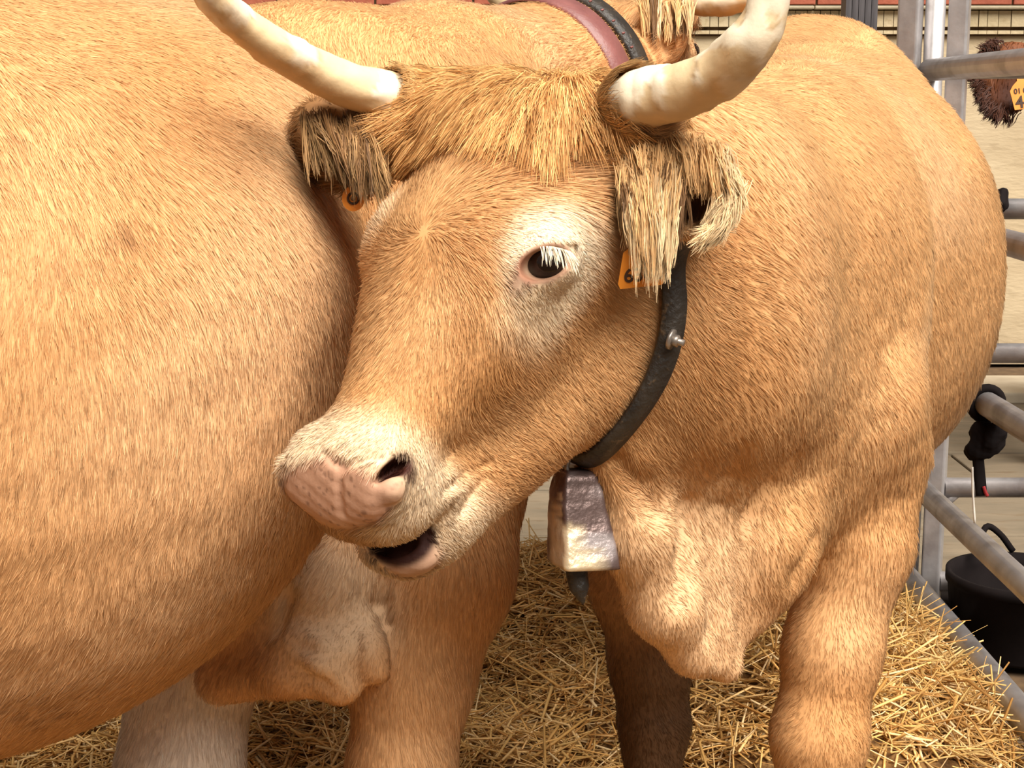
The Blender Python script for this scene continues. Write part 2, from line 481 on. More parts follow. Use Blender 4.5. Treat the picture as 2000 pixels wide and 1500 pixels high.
# ------------------------------------------------------------------ steel pen
def rail_h(i): return float(C3(1950, (125, 469, 803, 1096, 1341)[i], 1.10 * 3000 / 950)[2])
RH = [rail_h(i) for i in range(5)]
YC = 4.15
def sq_post(name, x, y, h, w, rot, mat, parent):
    v, f = box_data(-w / 2, w / 2, -w / 2, w / 2, 0, h)
    c, s = math.cos(rot), math.sin(rot)
    v = np.stack([v[:, 0] * c - v[:, 1] * s + x, v[:, 0] * s + v[:, 1] * c + y, v[:, 2]], 1)
    o = mesh_obj(name, v, f, mat, parent, smooth=False)
    m = o.modifiers.new('bevel', 'BEVEL'); m.width = .007; m.segments = 3
    return o
XA, XB, XC = [(p - 1000) * 4.07 / 3000 for p in (1773, 1821, 1868)]
f1 = empty('fence_panel', (1.10, 2.7, 0)); tag(f1, 'galvanised tube fence panel running along the right side of the pen', 'fence', 'pen fence panels')
tube('post', (XB, YC, 0), (XB, YC, 1.95), .026, M_GALV, f1)
tube('post', (1.10, 1.25, 0), (1.10, 1.25, 1.95), .026, M_GALV, f1)
for i, h in enumerate(RH):
    tube('rail', (1.10, 1.25, h), (1.10, YC - .02, h), .029 if i < 4 else .034, M_GALV, f1, 20)
f2 = empty('fence_panel', (2.4, YC, 0)); tag(f2, 'galvanised tube fence panel running off to the right behind the black tub', 'fence', 'pen fence panels')
sq_post('post', XC, YC, 1.95, .052, math.radians(-24), M_GALV, f2)
tube('post', (3.6, YC, 0), (3.6, YC, 1.95), .026, M_GALV, f2)
for h in (hgt(133, YC), hgt(408, YC), hgt(690, YC), hgt(952, YC), .09):
    tube('rail', (XC + .02, YC, h), (3.6, YC, h), .028, M_GALV, f2)
v, f = sweep(np.array([(XC + .02, YC, hgt(985, YC)), (XC + .06, YC, hgt(960, YC))]), .016, 10)
mesh_obj('gusset', v, f, M_GALV, f2)
f3 = empty('fence_panel', (-.4, YC + .35, 0)); tag(f3, 'galvanised tube fence panel closing the back of the pen behind the oxen', 'fence', 'pen fence panels')
sq_post('post', XA, YC, 1.95, .056, math.radians(-30), M_GALV, f3)
tube('post', (-1.9, YC + .6, 0), (-1.9, YC + .6, 1.95), .026, M_GALV, f3)
for h in RH[1:4] + [.05]:
    tube('rail', (-1.9, YC + .6, h), (XA, YC, h), .026, M_GALV, f3)
pc = empty('pillar', (1.21, 5.5, 0)); tag(pc, 'dark fluted steel pillar standing behind the hips of the belled ox', 'pillar')
for k in range(5):
    box('steel_strip', (1.155 + k * .0225, 1.155 + k * .0225 + .0205, 5.46, 5.54 - .006 * (k % 2), 0, 3.2), M_DARKSTEEL, pc)
# base plate of the pillar
box('base_plate', (1.10, 1.32, 5.40, 5.60, 0, .02), M_DARKSTEEL, pc)

# ------------------------------------------------------------------ straw
def straw_h(x, y):
    z = .055 + .022 * np.sin(x * 5.1 + y * 3.3) + .018 * np.sin(x * 9.7 - y * 6.1 + 1) + .012 * np.sin(x * 17 + y * 15)
    z = z + .09 * np.exp(-((x - .62) ** 2 / .25 + (y - 3.5) ** 2 / .4)) + .07 * np.exp(-((x - .10) ** 2 / .08 + (y - 3.95) ** 2 / .06))
    return z * (1 - sstep(4.12, 4.28, y)) * (1 - .7 * sstep(1.0, 1.09, x)) - .02 * sstep(4.2, 4.3, y)
gxs = np.linspace(-2.2, 1.09, 120); gys = np.linspace(.6, 4.3, 130)
GX, GY = np.meshgrid(gxs, gys, indexing='ij')
GZ = straw_h(GX, GY) + rs.normal(0, .006, GX.shape)
gv = np.stack([GX, GY, GZ], -1).reshape(-1, 3)
ii = np.arange(120 * 130).reshape(120, 130)
gq = np.stack([ii[:-1, :-1], ii[1:, :-1], ii[1:, 1:], ii[:-1, 1:]], -1).reshape(-1, 4)
sb = mesh_obj('straw_bed', gv, gq, M_STRAWG)
tag(sb, 'layer of broken straw litter covering the ground of the pen', 'straw', kind='stuff')
def stalks(n, x0, x1, y0, y1, seed, lmin=.05, lmax=.24, zup=.035, tilt=.30):
    r = np.random.RandomState(seed)
    x = r.uniform(x0, x1, n); y = r.uniform(y0, y1, n)
    z = straw_h(x, y) + r.uniform(-.004, zup, n) ** 1.0
    Ln = lmin + (lmax - lmin) * r.rand(n) ** 1.8
    az = r.uniform(0, 2 * math.pi, n); el = r.normal(0, tilt, n)
    d = np.stack([np.cos(az) * np.cos(el), np.sin(az) * np.cos(el), np.sin(el)], 1)
    c = np.stack([x, y, z], 1)
    bend = r.normal(0, .16, (n, 3)) * (r.rand(n) < .45)[:, None]
    A = c - d * Ln[:, None] / 2; Bm = c + bend * Ln[:, None] * .6; Cc = c + d * Ln[:, None] / 2
    for q in (A, Bm, Cc):
        q[:, 2] = np.maximum(q[:, 2], straw_h(q[:, 0], q[:, 1]) - .004)
    up = np.array([0, 0, 1.0]) + r.normal(0, .5, (n, 3))
    s = np.cross(d, up); s /= np.linalg.norm(s, axis=1)[:, None]
    t = np.cross(s, d)
    w = r.uniform(.0012, .0040, n)[:, None]; th = w * r.uniform(.3, .8, (n, 1))
    V = np.zeros((n, 12, 3))
    for i, (q, k) in enumerate(((A, .8), (Bm, 1.), (Cc, .7))):
        for j, (a, b) in enumerate(((1, 0), (0, 1), (-1, 0), (0, -1))):
            V[:, i * 4 + j] = q + s * w * a * k + t * th * b * k
    fq = []
    for i in range(2):
        for j in range(4):
            fq.append((i * 4 + j, i * 4 + (j + 1) % 4, i * 4 + 4 + (j + 1) % 4, i * 4 + 4 + j))
    fq += [(3, 2, 1, 0), (8, 9, 10, 11)]
    Fq = (np.array(fq)[None] + (np.arange(n) * 12)[:, None, None]).reshape(-1, 4)
    pal = np.array([(.80, .56, .26), (.62, .38, .13), (.88, .70, .42), (.42, .22, .065), (.70, .47, .18)])
    cc = 1.12 * pal[r.choice(5, n, p=(.24, .29, .10, .18, .19))] * r.uniform(.8, 1.25, (n, 1)) * np.array((1, .95, .86))
    return V.reshape(-1, 3), Fq, np.repeat(cc, 12, 0)
parts = [stalks(15000, -1.2, 1.06, 2.9, 4.22, 11), stalks(3500, -.1, .35, 3.5, 4.22, 12, zup=.06), stalks(2200, .55, 1.08, 3.0, 4.15, 13, zup=.07, tilt=.5), stalks(2600, -2.1, 1.0, 1.0, 2.9, 14)]
vo = 0; VV = []; FF = []; CC = []
for a, b, c in parts:
    VV.append(a); FF.append(b + vo); CC.append(c); vo += len(a)
st = mesh_obj('straw', np.concatenate(VV), np.concatenate(FF), M_STRAW, None, False, np.concatenate(CC))
tag(st, 'loose golden straw stalks scattered thickly over the pen floor', 'straw', kind='stuff')

# ------------------------------------------------------------------ black tub, ties and strings by the fence
def lathe(prof, c, n=40):
    V = []; Fc = []
    for r, z in prof:
        for k in range(n):
            a = 2 * math.pi * k / n
            V.append((c[0] + r * math.cos(a), c[1] + r * math.sin(a), c[2] + z))
    for i in range(len(prof) - 1):
        for k in range(n):
            k2 = (k + 1) % n
            Fc.append((i * n + k, i * n + k2, (i + 1) * n + k2, (i + 1) * n + k))
    return np.array(V), Fc
def tub(px, py, zc, rpx, label, handle=True):
    rim = C3(px, py, zc); r = rpx * zc / FPX; h = rim[2]
    t = empty('feed_tub', (rim[0], rim[1], 0)); tag(t, label, 'tub', 'black feed tubs')
    pr = [(.001, .004), (r * .86, .004), (r * .88, .012), (r * .97, h - .03), (r, h - .028), (r, h), (r - .012, h), (r * .95 - .01, h - .03), (r * .86, .02), (.001, .018)]
    v, f = lathe(pr, (rim[0], rim[1], 0)); mesh_obj('tub_body', v, f, M_BLACKRUB, t)
    if handle:
        a = C3(1908, 1083, zc + r * .6); b = C3(1978, 1076, zc + r * .8); m = C3(1925, 1030, zc + r * .7); m2 = C3(1952, 1042, zc + r * .75)
        v, f = sweep(spline([a, m, m2, b], 16), .009, 8); mesh_obj('tub_handle', v, f, M_BLACKRUB, t)
    return t
tub(1993, 1117, 4.0, 141, 'large black rubber feed tub with a raised handle beyond the right-hand fence')
tub(1838, 1172, 4.42, 60, 'small black rubber tub standing behind the three corner posts', False)

zR = 1.10 * 3000 / 925
def blob(name, sdf, lo, hi, res, mat, parent=None, cols=None):
    V, Q, N = sn_mesh(sdf, *[np.arange(lo[k], hi[k] + res, res) for k in range(3)])
    return mesh_obj(name, V, Q, mat, parent, True, cols)
def bb(pts, m):
    p = np.array(pts); return p.min(0) - m, p.max(0) + m
kp = [C3(1905, 880, zR - .03), C3(1945, 845, zR - .035), C3(1915, 845, zR - .02), C3(1935, 870, zR - .04)]
def knot_sdf(P):
    d = chain(P, [kp[0], kp[1]], [.024, .026])
    d = smin(d, chain(P, [kp[2], kp[3]], [.026, .020]), .012)
    d = smin(d, chain(P, [C3(1948, 868, zR - .03), C3(1925, 885, zR - .035)], [.016, .014]), .01)
    return d + (.0035 * wob(P, 130, 2)).astype(F32)
kt = empty('rope_tie', C3(1925, 880, zR)); tag(kt, 'knotted black cloth tie hanging from a fence rail beside the belly', 'rope')
lo, hi = bb(kp, .06); blob('knot', knot_sdf, lo, hi, .004, M_BLACKRUB, kt)
v, f = sweep(spline([C3(1909, 880, zR - .04), C3(1912, 915, zR - .035), C3(1917, 968, zR - .035)], 14), .0135, 10, aspect=(1, .55), up=np.array([1., 0, 0])); tlo = mesh_obj('tail', v, f, M_BLACKRUB, kt)
v, f = sweep(spline([C3(1921, 950, zR - .045), C3(1925, 962, zR - .045), C3(1929, 969, zR - .045)], 8), .004, 8); mesh_obj('fringe', v, f, M_REDTHREAD, tlo)
# loop over the rail
ang = np.linspace(0, 2 * math.pi, 22)[:-1]; cy = zR / math.cos(PITCH)
pr3 = np.array([1.10, C3(1925, 815, zR)[1], RH[2]])
v, f = sweep(np.array([pr3 + .036 * np.array([math.cos(a), 0, math.sin(a)]) for a in ang]), .011, 8, closed=True); mesh_obj('loop', v, f, M_BLACKRUB, kt)
v, f = sweep(spline([C3(1899, 912, zR - .05), C3(1900, 960, zR - .05), C3(1904, 1022, zR - .05)], 14), .0028, 8)
ws = mesh_obj('string', v, f, M_STRING); tag(ws, 'thin white string dangling beside the black cloth tie', 'string')
k2 = [C3(1957, 379, 4.085), C3(1955, 400, 4.075)]
k2o = blob('rope_knot', lambda P: chain(P, k2, [.016, .02]) + (.003 * wob(P, 150, 1)).astype(F32), *bb(k2, .05), .004, M_BLACKRUB)
tag(k2o, 'small black rope knot on the far rail at the edge of the flank', 'rope')
print('setting', round(time.time() - T0, 1))

# ================================================================== CATTLE
class Frame:
    """head frame: u to the animal's left, v from poll to nose, n out of the forehead"""
    def __init__(s, O, u, v, n):
        s.O = np.asarray(O, float); s.M = np.stack([unit(u), unit(v), unit(n)])
    def loc(s, P): return (P - s.O.astype(F32)) @ s.M.T.astype(F32)
    def w(s, *q): return s.O + np.asarray(q, float) @ s.M
def cw(x, y, z): return x * cRIGHT - y * cUP - z * cFWD        # right, down, towards the viewer
def head_sdf(P, fr):
    q = fr.loc(P)
    s = q.copy(); s[:, 0] = np.sqrt(q[:, 0] ** 2 + 1e-6)
    d = ell(s, (0, -.03, -.075), (.122, .20, .122))                       # forehead
    d = smin(d, ell(s, (0, -.17, -.085), (.135, .085, .115)), .05)         # poll
    d = smin(d, rc(s, (.07, -.195, -.045), (.152, -.202, -.015), .060, .036), .05)   # horn core
    d = smin(d, rc(s, (0, .03, -.045), (0, .265, -.045), .078, .058), .06)           # nose bridge
    d = smin(d, ell(s, (.0, .06, -.165), (.098, .17, .125)), .05)          # cheeks
    d = smin(d, rc(s, (.050, .03, -.240), (.026, .255, -.165), .074, .046), .04)     # jaw
    d = smin(d, ell(s, (.098, -.012, -.022), (.030, .055, .034)), .03)     # orbit
    d = smin(d, ell(s, (.108, -.09, -.085), (.030, .06, .055)), .05)       # temple
    d = smin(d, ell(s, (0, .283, -.040), (.073, .060, .066)), .035)        # muzzle
    d = smin(d, ell(s, (.042, .292, -.012), (.032, .040, .034)), .02)      # nostril wings
    d = smin(d, ell(s, (.0, .286, -.076), (.062, .044, .034)), .03)        # upper lip
    d = smin(d, rc(s, (.028, .286, -.082), (.050, .245, -.106), .026, .016), .04)
    d = smin(d, ell(s, (.0, .262, -.180), (.050, .070, .040)), .03)        # chin
    d = smin(d, ell(s, (.0, .312, -.158), (.051, .026, .021)), .02)        # lower lip
    return d
def grad(sdf, P, e=.002):
    d = sdf(P)
    g = np.stack([sdf(P + np.eye(3, dtype=F32)[k] * e) - d for k in range(3)], 1) / e
    return d, g / np.maximum(np.linalg.norm(g, axis=1), 1e-4)[:, None]
TAN = np.array((.66, .360, .155)); DEEP = np.array((.49, .21, .060)); PALE = np.array((.84, .63, .41)); PINK = np.array((.52, .29, .185)); WARM = np.array((.76, .485, .270))

# ------------------------------------------------------------------ the belled ox
FM = Frame(C3(887, 474, 1.714), cw(.835, .155, .527), cw(-.37, .84, .40), cw(-.381, -.529, .758))
EYE = C3(1070, 509, 1.678); EYER = .0265
hm = np.array([-.19, -.98, 0]); hm /= np.linalg.norm(hm)
WM = np.array([.40, 2.42, 0])
def prof_main():
    #        t      w    top   bot   shift
    return [(.34, .14, 1.28, .86, 0), (.18, .19, 1.40, .78, 0), (0, .225, 1.455, .72, 0), (-.22, .235, 1.47, .67, 0), (-.44, .32, 1.49, .625, .02), (-.68, .41, 1.51, .61, .035),
            (-.95, .375, 1.55, .66, .04), (-1.15, .325, 1.60, .74, .05), (-1.35, .285, 1.60, .80, .06), (-1.55, .21, 1.5, .9, .05), (-1.68, .10, 1.36, 1.0, .03)]
def main_body(P):
    d = loft(P, WM, hm, prof_main(), 2.15)
    # neck
    nk = chain(P, [FM.w(0, -.10, -.15), C3(1330, 430, 2.02), C3(1490, 480, 2.38)], [.12, .17, .23], .08)
    nk = smin(nk, chain(P, [FM.w(0, .0, -.235), C3(1340, 690, 2.02), C3(1450, 830, 2.28)], [.085, .165, .20], .08), .12)
    d = smin(d, nk, .12)
    # shoulder blade and upper arm
    d = smin(d, camell(P, 1600, 520, 2.33, 190, 350, .16, -14), .028)
    d = smin(d, camell(P, 1655, 790, 2.28, 148, 190, .14, 5), .028)
    # left foreleg
    k = C3(1600, 1440, 2.30)
    d = smin(d, chain(P, [C3(1668, 900, 2.34), C3(1672, 1060, 2.31), C3(1625, 1270, 2.30), k, (k[0], k[1], .28), (k[0] + .01, k[1], .12)], [.115, .078, .066, .064, .042, .052], .04), .05)
    d = smin(d, rc(P, (k[0] + .01, k[1] - .02, .10), (k[0] + .01, k[1] - .04, .045), .052, .062), .03)
    # right foreleg
    k = C3(1278, 1420, 2.56)
    d = smin(d, chain(P, [C3(1310, 900, 2.52), C3(1245, 1130, 2.54), C3(1270, 1300, 2.55), k, C3(1275, 1490, 2.56), (k[0], k[1], .12)], [.12, .075, .060, .052, .036, .045], .04), .05)
    d = smin(d, rc(P, (k[0], k[1] - .02, .10), (k[0], k[1] - .04, .045), .05, .06), .03)
    # brisket and dewlap
    d = smin(d, camell(P, 1480, 1035, 2.16, 120, 168, .14, 8), .05)
    dl = chain(P, [C3(1215, 900, 1.93), C3(1245, 1040, 1.95), C3(1300, 1180, 1.99), C3(1360, 1265, 2.03), C3(1415, 1302, 2.06)], [.045, .046, .046, .034, .012], .03)
    dl = smin(dl, chain(P, [C3(1385, 960, 2.02), C3(1362, 1100, 2.01), C3(1385, 1230, 2.03), C3(1416, 1302, 2.06)], [.030, .026, .018, .012], .02), .03)
    dl = smin(dl, chain(P, [C3(1450, 1080, 2.10), C3(1440, 1200, 2.09), C3(1420, 1295, 2.07)], [.05, .03, .010], .02), .03)
    dl = smin(dl, camell(P, 1310, 1030, 2.07, 105, 215, .085, -14), .06)
    d = smin(d, dl, .06)
    # hind legs
    for l, t0 in ((.15, -1.38), (-.24, -1.30)):
        lat = np.array([-hm[1], hm[0], 0])
        b = WM + hm * t0 + lat * l
        d = smin(d, chain(P, [b + (0, 0, 1.1), b + (0, 0, .78) + hm * .06, b + (0, 0, .48) - hm * .14, b + (0, 0, .25) - hm * .10, b + (0, 0, .10) - hm * .05], [.20, .13, .062, .045, .055], .05), .08)
        d = smin(d, rc(P, b + (0, 0, .10) - hm * .03, b + (0, 0, .05), .055, .062), .03)
    # tail
    b = WM - hm * 1.66
    d = smin(d, chain(P, [b + (0, 0, 1.42), b - hm * .06 + (0, 0, 1.25), b - hm * .03 + (0, 0, .7)], [.05, .035, .02], .03), .05)
    return d
def main_base(P):
    d = main_body(P)
    near = np.linalg.norm(P - FM.w(0, .03, -.12).astype(F32), axis=1)
    m = near < .75
    if m.any():
        q = P[m]
        h = head_sdf(q, FM)
        # ears
        h = smin(h, smax(camell(q, 1328, 372, 1.745, 116, 90, .052, 14), -camell(q, 1352, 402, 1.700, 66, 62, .046, 24), .012), .02)
        h = smin(h, chain(q, [FM.w(.10, -.155, -.07), C3(1262, 318, 1.755)], [.035, .042]), .03)
        h = smin(h, smax(camell(q, 672, 282, 1.90, 112, 80, .034, 40), -camell(q, 655, 262, 1.868, 74, 46, .03, 40), .012), .02)
        h = smin(h, chain(q, [FM.w(-.10, -.15, -.07), C3(735, 262, 1.87)], [.035, .034]), .03)
        # eyelids
        h = smin(h, np.linalg.norm(q - EYE.astype(F32), axis=1) - (EYER + .0045), .016)
        h = smin(h, camell(q, 1078, 468, 1.664, 50, 12, .013, 4), .008)
        # mouth corner fold, lip
        d = d.copy(); d[m] = smin(d[m], h, .055)
    return d
ZN = hit(main_base, 772, 915); ZM = hit(main_base, 770, 1048); ZE = hit(main_base, 1070, 509)
print('hits', ZN, ZM, ZE)
def main_sdf0(P):
    d = main_base(P)
    near = np.linalg.norm(P - FM.w(0, .03, -.12).astype(F32), axis=1)
    m = near < .5
    if m.any():
        q = P[m]; h = d[m]
        h = smax(h, -camell(q, 768, 918, ZN, 44, 17, .030, -36), .008)
        lq = FM.loc(q)
        lm = lq.copy(); lm[:, 0] *= -1
        h = smax(h, -camell(FM.O.astype(F32) + lm @ FM.M.astype(F32), 768, 918, ZN, 44, 17, .030, -36), .008)
        h = smax(h, -ell(lq, (.0, .330, -.1165), (.043, .040, .0145)), .008)
        h = smax(h, np.where(lq[:, 2] > -.075, lq[:, 1] * .80 + lq[:, 2] * .60 - .262, -1).astype(F32), .010)
        h = smax(h, -ell(lq, (.0, .306, -.138), (.033, .022, .019)), .006)
        h = smax(h, -camell(q, 1066, 514, ZE - .004, 53, 32, .038, -17), .004)
        d = d.copy(); d[m] = h
    d = d + (.0035 * wob(P, 9, 1) + .0012 * wob(P, 32, 4)).astype(F32) * (near > .42) * sstep(.55, .9, P[:, 2]).astype(F32)
    return d
def _gr(pts):
    return [C3(a, b, (hit(main_sdf0, a, b) or 1.6) - .0005) for a, b in pts]
GR1 = _gr([(632, 878), (652, 902), (668, 908), (700, 900), (745, 888)])
GR2 = _gr([(668, 908), (660, 950), (668, 1005)])
GR3 = _gr([(905, 1000), (925, 965), (948, 930)])
GR4 = _gr([(868, 960), (900, 935), (950, 905)])
BG = [(_gr([(1338, 990), (1334, 1080), (1330, 1170)]), (.003, .007, .003)), (_gr([(1415, 1000), (1398, 1110), (1402, 1220), (1416, 1285)]), (.004, .009, .008, .003)), (_gr([(1592, 1062), (1565, 1125), (1540, 1185)]), (.008, .010, .004)),
      (_gr([(1548, 900), (1502, 950), (1462, 1005)]), (.002, .005, .002)), (_gr([(1450, 880), (1425, 940), (1405, 990)]), (.002, .005, .002)), (_gr([(1205, 905), (1250, 950), (1285, 1000)]), (.002, .005, .002))]
CU = C3(766, 958, (hit(main_sdf0, 766, 958) or 1.6) + .002)
def main_sdf(P):
    d = main_sdf0(P)
    m = np.linalg.norm(P - FM.w(.02, .28, -.03).astype(F32), axis=1) < .16
    if m.any():
        q = P[m]; h = d[m]
        h = smin(h, np.linalg.norm(q - CU.astype(F32), axis=1) - .011, .012)
        h = smax(h, -chain(q, GR1, [.0025, .0035, .004, .0035, .003], .004), .007)
        h = smax(h, -chain(q, GR2, [.003, .0022, .0015], .004), .007)
        h = smax(h, -chain(q, GR3, [.003, .0035, .002], .004), .010)
        h = smax(h, -chain(q, GR4, [.002, .003, .002], .004), .012)
        h = h + (.0005 * wob(q, 260, 2)).astype(F32) * (FM.loc(q)[:, 1] > .29)
        d = d.copy(); d[m] = h
    m = (np.abs(P[:, 0] - .27) < .30) & (P[:, 2] > .55) & (P[:, 2] < 1.3) & (P[:, 1] < 2.6) & (np.abs(d) < .08)
    if m.any():
        q = P[m]; h = d[m]
        for g_, r_ in BG: h = smax(h, -chain(q, g_, r_, .006), .030)
        d = d.copy(); d[m] = h
    return d
RES = .0028
V, Q, N = sn_mesh(main_sdf, axis_grid(-.45, 1.1, .011, -.28, .30, RES), axis_grid(1.45, 4.35, .011, 1.50, 1.98, .0034), axis_grid(-.01, 1.7, .011, .86, 1.45, RES))
print('main ox mesh', len(V), round(time.time() - T0, 1))
MAIN = (V, Q, N)
def main_cols(V, N):
    c = np.tile(TAN, (len(V), 1))
    q = FM.loc(V.astype(F32))
    hd = 1 - sstep(.30, .42, np.linalg.norm(q - np.array((0, .05, -.12)), axis=1))
    c = mixc(c, DEEP, .45 * sstep(.0, .9, wob(V, 6, 3)) + .0)
    c = mixc(c, DEEP, hd * .35 * (q[:, 2] > -.4) * sstep(-.2, .6, wob(V, 16, 5)))
    c = mixc(c, WARM, .7 * sstep(.0, .9, wob(V, 5, 6)) * (1 - hd))
    # pale eye ring, muzzle, chin, dewlap, brow edge
    c = mixc(c, (.90, .73, .52), .95 * ball(V, EYE + cw(.004, .0, 0), .042, .085))
    c = mixc(c, PALE, .75 * ball(V, C3(1080, 600, 1.66), .03, .085))
    c = mixc(c, PALE, .7 * ball(V, FM.w(-.115, -.01, .0), .02, .06))
    mz = sstep(.205, .265, q[:, 1] + .10 * np.abs(q[:, 0])) * hd
    c = mixc(c, PALE * .95, .92 * mz)
    c = mixc(c, WARM, .8 * ball(V, C3(1300, 1150, 1.96), .08, .20))
    # nose leather, nostril, lips, mouth
    pl = ball(V, FM.w(0, .335, .004), .040, .060)
    pl = np.maximum(pl, ball(V, FM.w(-.035, .325, -.012), .03, .05)); pl = np.maximum(pl, ball(V, FM.w(.030, .325, .0), .03, .048))
    c = mixc(c, PINK, pl)
    lowp = sstep(.012, .05, -q[:, 2]) * sstep(.27, .31, q[:, 1]) * (1 - sstep(.015, .055, q[:, 0])) * (q[:, 2] > -.125)
    c = mixc(c, (.46, .235, .095), .85 * lowp)
    c = mixc(c, (.10, .04, .02), .5 * (hash01(np.floor(V / .0036).astype(np.int64)) > .94) * sstep(.245, .27, q[:, 1]) * hd)
    c = mixc(c, PINK * .8, .8 * ball(V, C3(760, 960, ZN - .002), .010, .026))
    c = mixc(c, (.05, .014, .008), ball(V, C3(772, 914, ZN + .022), .016, .026))
    c = mixc(c, PINK * .75, .9 * ball(V, FM.w(.02, .322, -.150), .022, .045))
    c = mixc(c, (.03, .008, .005), 1 - sstep(.0, .010, ell(V.astype(F32) @ np.eye(3, dtype=F32) * 1, FM.w(.0, .302, -.133), (.039, .032, .0270), FM.M)))
    # eye rim
    c = mixc(c, PINK * .62, .85 * np.maximum(ball(V, C3(1026, 530, ZE), .012, .022), ball(V, C3(1004, 548, ZE + .004), .006, .018)))
    rim = 1 - sstep(.0015, .006, np.abs(camell(V.astype(F32), 1066, 514, ZE, 54, 33, .04, -17)))
    c = mixc(c, (.30, .13, .075), .8 * rim)
    # ear hollows, shade painted into the right foreleg colour, dark feet
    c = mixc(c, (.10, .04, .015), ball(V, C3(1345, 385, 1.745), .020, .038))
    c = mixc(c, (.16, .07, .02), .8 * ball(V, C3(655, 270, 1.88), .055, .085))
    pj = FM.loc(V.astype(F32))
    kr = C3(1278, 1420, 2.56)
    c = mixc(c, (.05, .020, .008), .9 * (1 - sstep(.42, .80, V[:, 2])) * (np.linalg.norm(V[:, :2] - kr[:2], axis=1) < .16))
    c = mixc(c, (.04, .03, .025), (1 - sstep(.05, .08, V[:, 2])))
    # dark flecks of rubbed hair
    sp = np.maximum(ball(V, C3(960, 770, 1.66), .015, .045) * .55, np.maximum(ball(V, C3(905, 640, 1.62), .01, .04) * .5, np.maximum(ball(V, C3(1010, 700, 1.65), .01, .05) * .35, ball(V, C3(860, 420, 1.62), .03, .10) * .35)))
    c = mixc(c, DEEP * .8, sp)
    return np.clip(c, 0, 1)
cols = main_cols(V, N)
ox = empty('belled_ox', (WM[0], WM[1], 0)); tag(ox, 'horned tan ox with a metal bell under its turned head', 'ox', 'oxen in the straw pen')
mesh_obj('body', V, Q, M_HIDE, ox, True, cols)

def horn(pts, rad, parent, seed, n=64, sides=40, amber=.5):
    path = spline(pts, n); r = np.interp(np.linspace(0, 1, n), np.linspace(0, 1, len(rad)), rad)
    v, f = sweep(path, r, sides)
    t = np.repeat(np.linspace(0, 1, n), sides)
    cen = np.repeat(path, sides, 0); nr = (v - cen); nr /= np.linalg.norm(nr, axis=1)[:, None]
    w1 = wob(v, 26, seed); w2 = wob(v, 60, seed + 2); w3 = wob(v * np.array((1, 1, 1)), 150, seed + 1)
    v = v + nr * (.0012 * w2 + .0007 * np.sign(w1 + .5 * w2) + .0004 * w3)[:, None]
    c = np.tile(np.array((.80, .62, .37)), (len(v), 1))
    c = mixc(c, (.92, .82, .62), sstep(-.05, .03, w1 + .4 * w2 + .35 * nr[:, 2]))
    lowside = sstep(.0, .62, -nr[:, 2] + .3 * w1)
    c = mixc(c, (.36, .18, .06), .55 * lowside * sstep(.05, .25, t))  # browner underside: amber horn colour with some shade painted in
    c = mixc(c, (.45, .34, .22), .55 * sstep(.62, .80, t + .12 * w1))
    c = mixc(c, (.72, .64, .52), .7 * sstep(.72, .76, t + .08 * w1) * sstep(-.3, .1, w2))
    c = mixc(c, (.45, .28, .12), .7 * (1 - sstep(.0, .035, np.abs(w1 + .4 * w2 + .35 * nr[:, 2]))) )
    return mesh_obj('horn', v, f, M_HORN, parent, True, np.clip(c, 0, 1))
def hp(px, py, zc): return C3(px, py, zc)
def bury(px, py, dz, lim=2.0):
    z = hit(main_sdf, px, py); return C3(px, py, (z if z and z < lim else 1.75) + dz)
HL0, HL1, HL2 = FM.w(-.10, -.185, -.035), hp(775, 192, 1.868), hp(738, 183, 1.852)
HR0, HR1, HR2 = FM.w(.11, -.212, -.020), hp(1243, 197, 1.700), hp(1275, 190, 1.682)
def rpx(r, zc): return r * zc / FPX
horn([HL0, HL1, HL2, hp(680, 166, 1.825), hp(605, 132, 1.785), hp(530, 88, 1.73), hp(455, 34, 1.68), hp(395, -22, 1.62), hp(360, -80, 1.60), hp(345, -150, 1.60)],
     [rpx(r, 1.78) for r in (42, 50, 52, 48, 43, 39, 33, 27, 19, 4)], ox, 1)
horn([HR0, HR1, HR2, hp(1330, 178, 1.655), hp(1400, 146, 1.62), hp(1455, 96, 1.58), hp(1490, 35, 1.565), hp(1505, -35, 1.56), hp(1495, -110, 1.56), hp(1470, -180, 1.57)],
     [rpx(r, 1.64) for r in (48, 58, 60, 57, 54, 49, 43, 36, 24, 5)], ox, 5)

# eyeball and lashes
def uvsphere(c, r, n=32):
    V = []; Fc = []
    for i in range(n // 2 + 1):
        th = math.pi * i / (n // 2)
        for k in range(n):
            a = 2 * math.pi * k / n
            V.append((c[0] + r * math.sin(th) * math.cos(a), c[1] + r * math.sin(th) * math.sin(a), c[2] + r * math.cos(th)))
    for i in range(n // 2):
        for k in range(n):
            Fc.append((i * n + k, i * n + (k + 1) % n, (i + 1) * n + (k + 1) % n, (i + 1) * n + k))
    return np.array(V), Fc
v, f = uvsphere(EYE, EYER - .0012); eyeo = mesh_obj('eye', v, f, M_EYE, ox)
r = np.random.RandomState(5)
n = 70; s = r.rand(n) ** .6
s = .25 + .75 * s; rx = 1034 + 80 * s; ry = 486 - 8 * np.sin(s * 3.1) + 6 * s
root = np.array([C3(a, b, ZE - .006) for a, b in zip(rx, ry)])
ln = r.uniform(14, 34, n) * (1 + .5 * s)
tips = np.array([C3(a + (-4 + 22 * t) * 1.0 + r.normal(0, 3), b + l, ZE - .019) for a, b, l, t in zip(rx, ry, ln, s)])
pts = np.stack([root, root * .6 + tips * .4 + cw(0, -.001, .004), root * .25 + tips * .75 + cw(0, 0, .003), tips], 1)
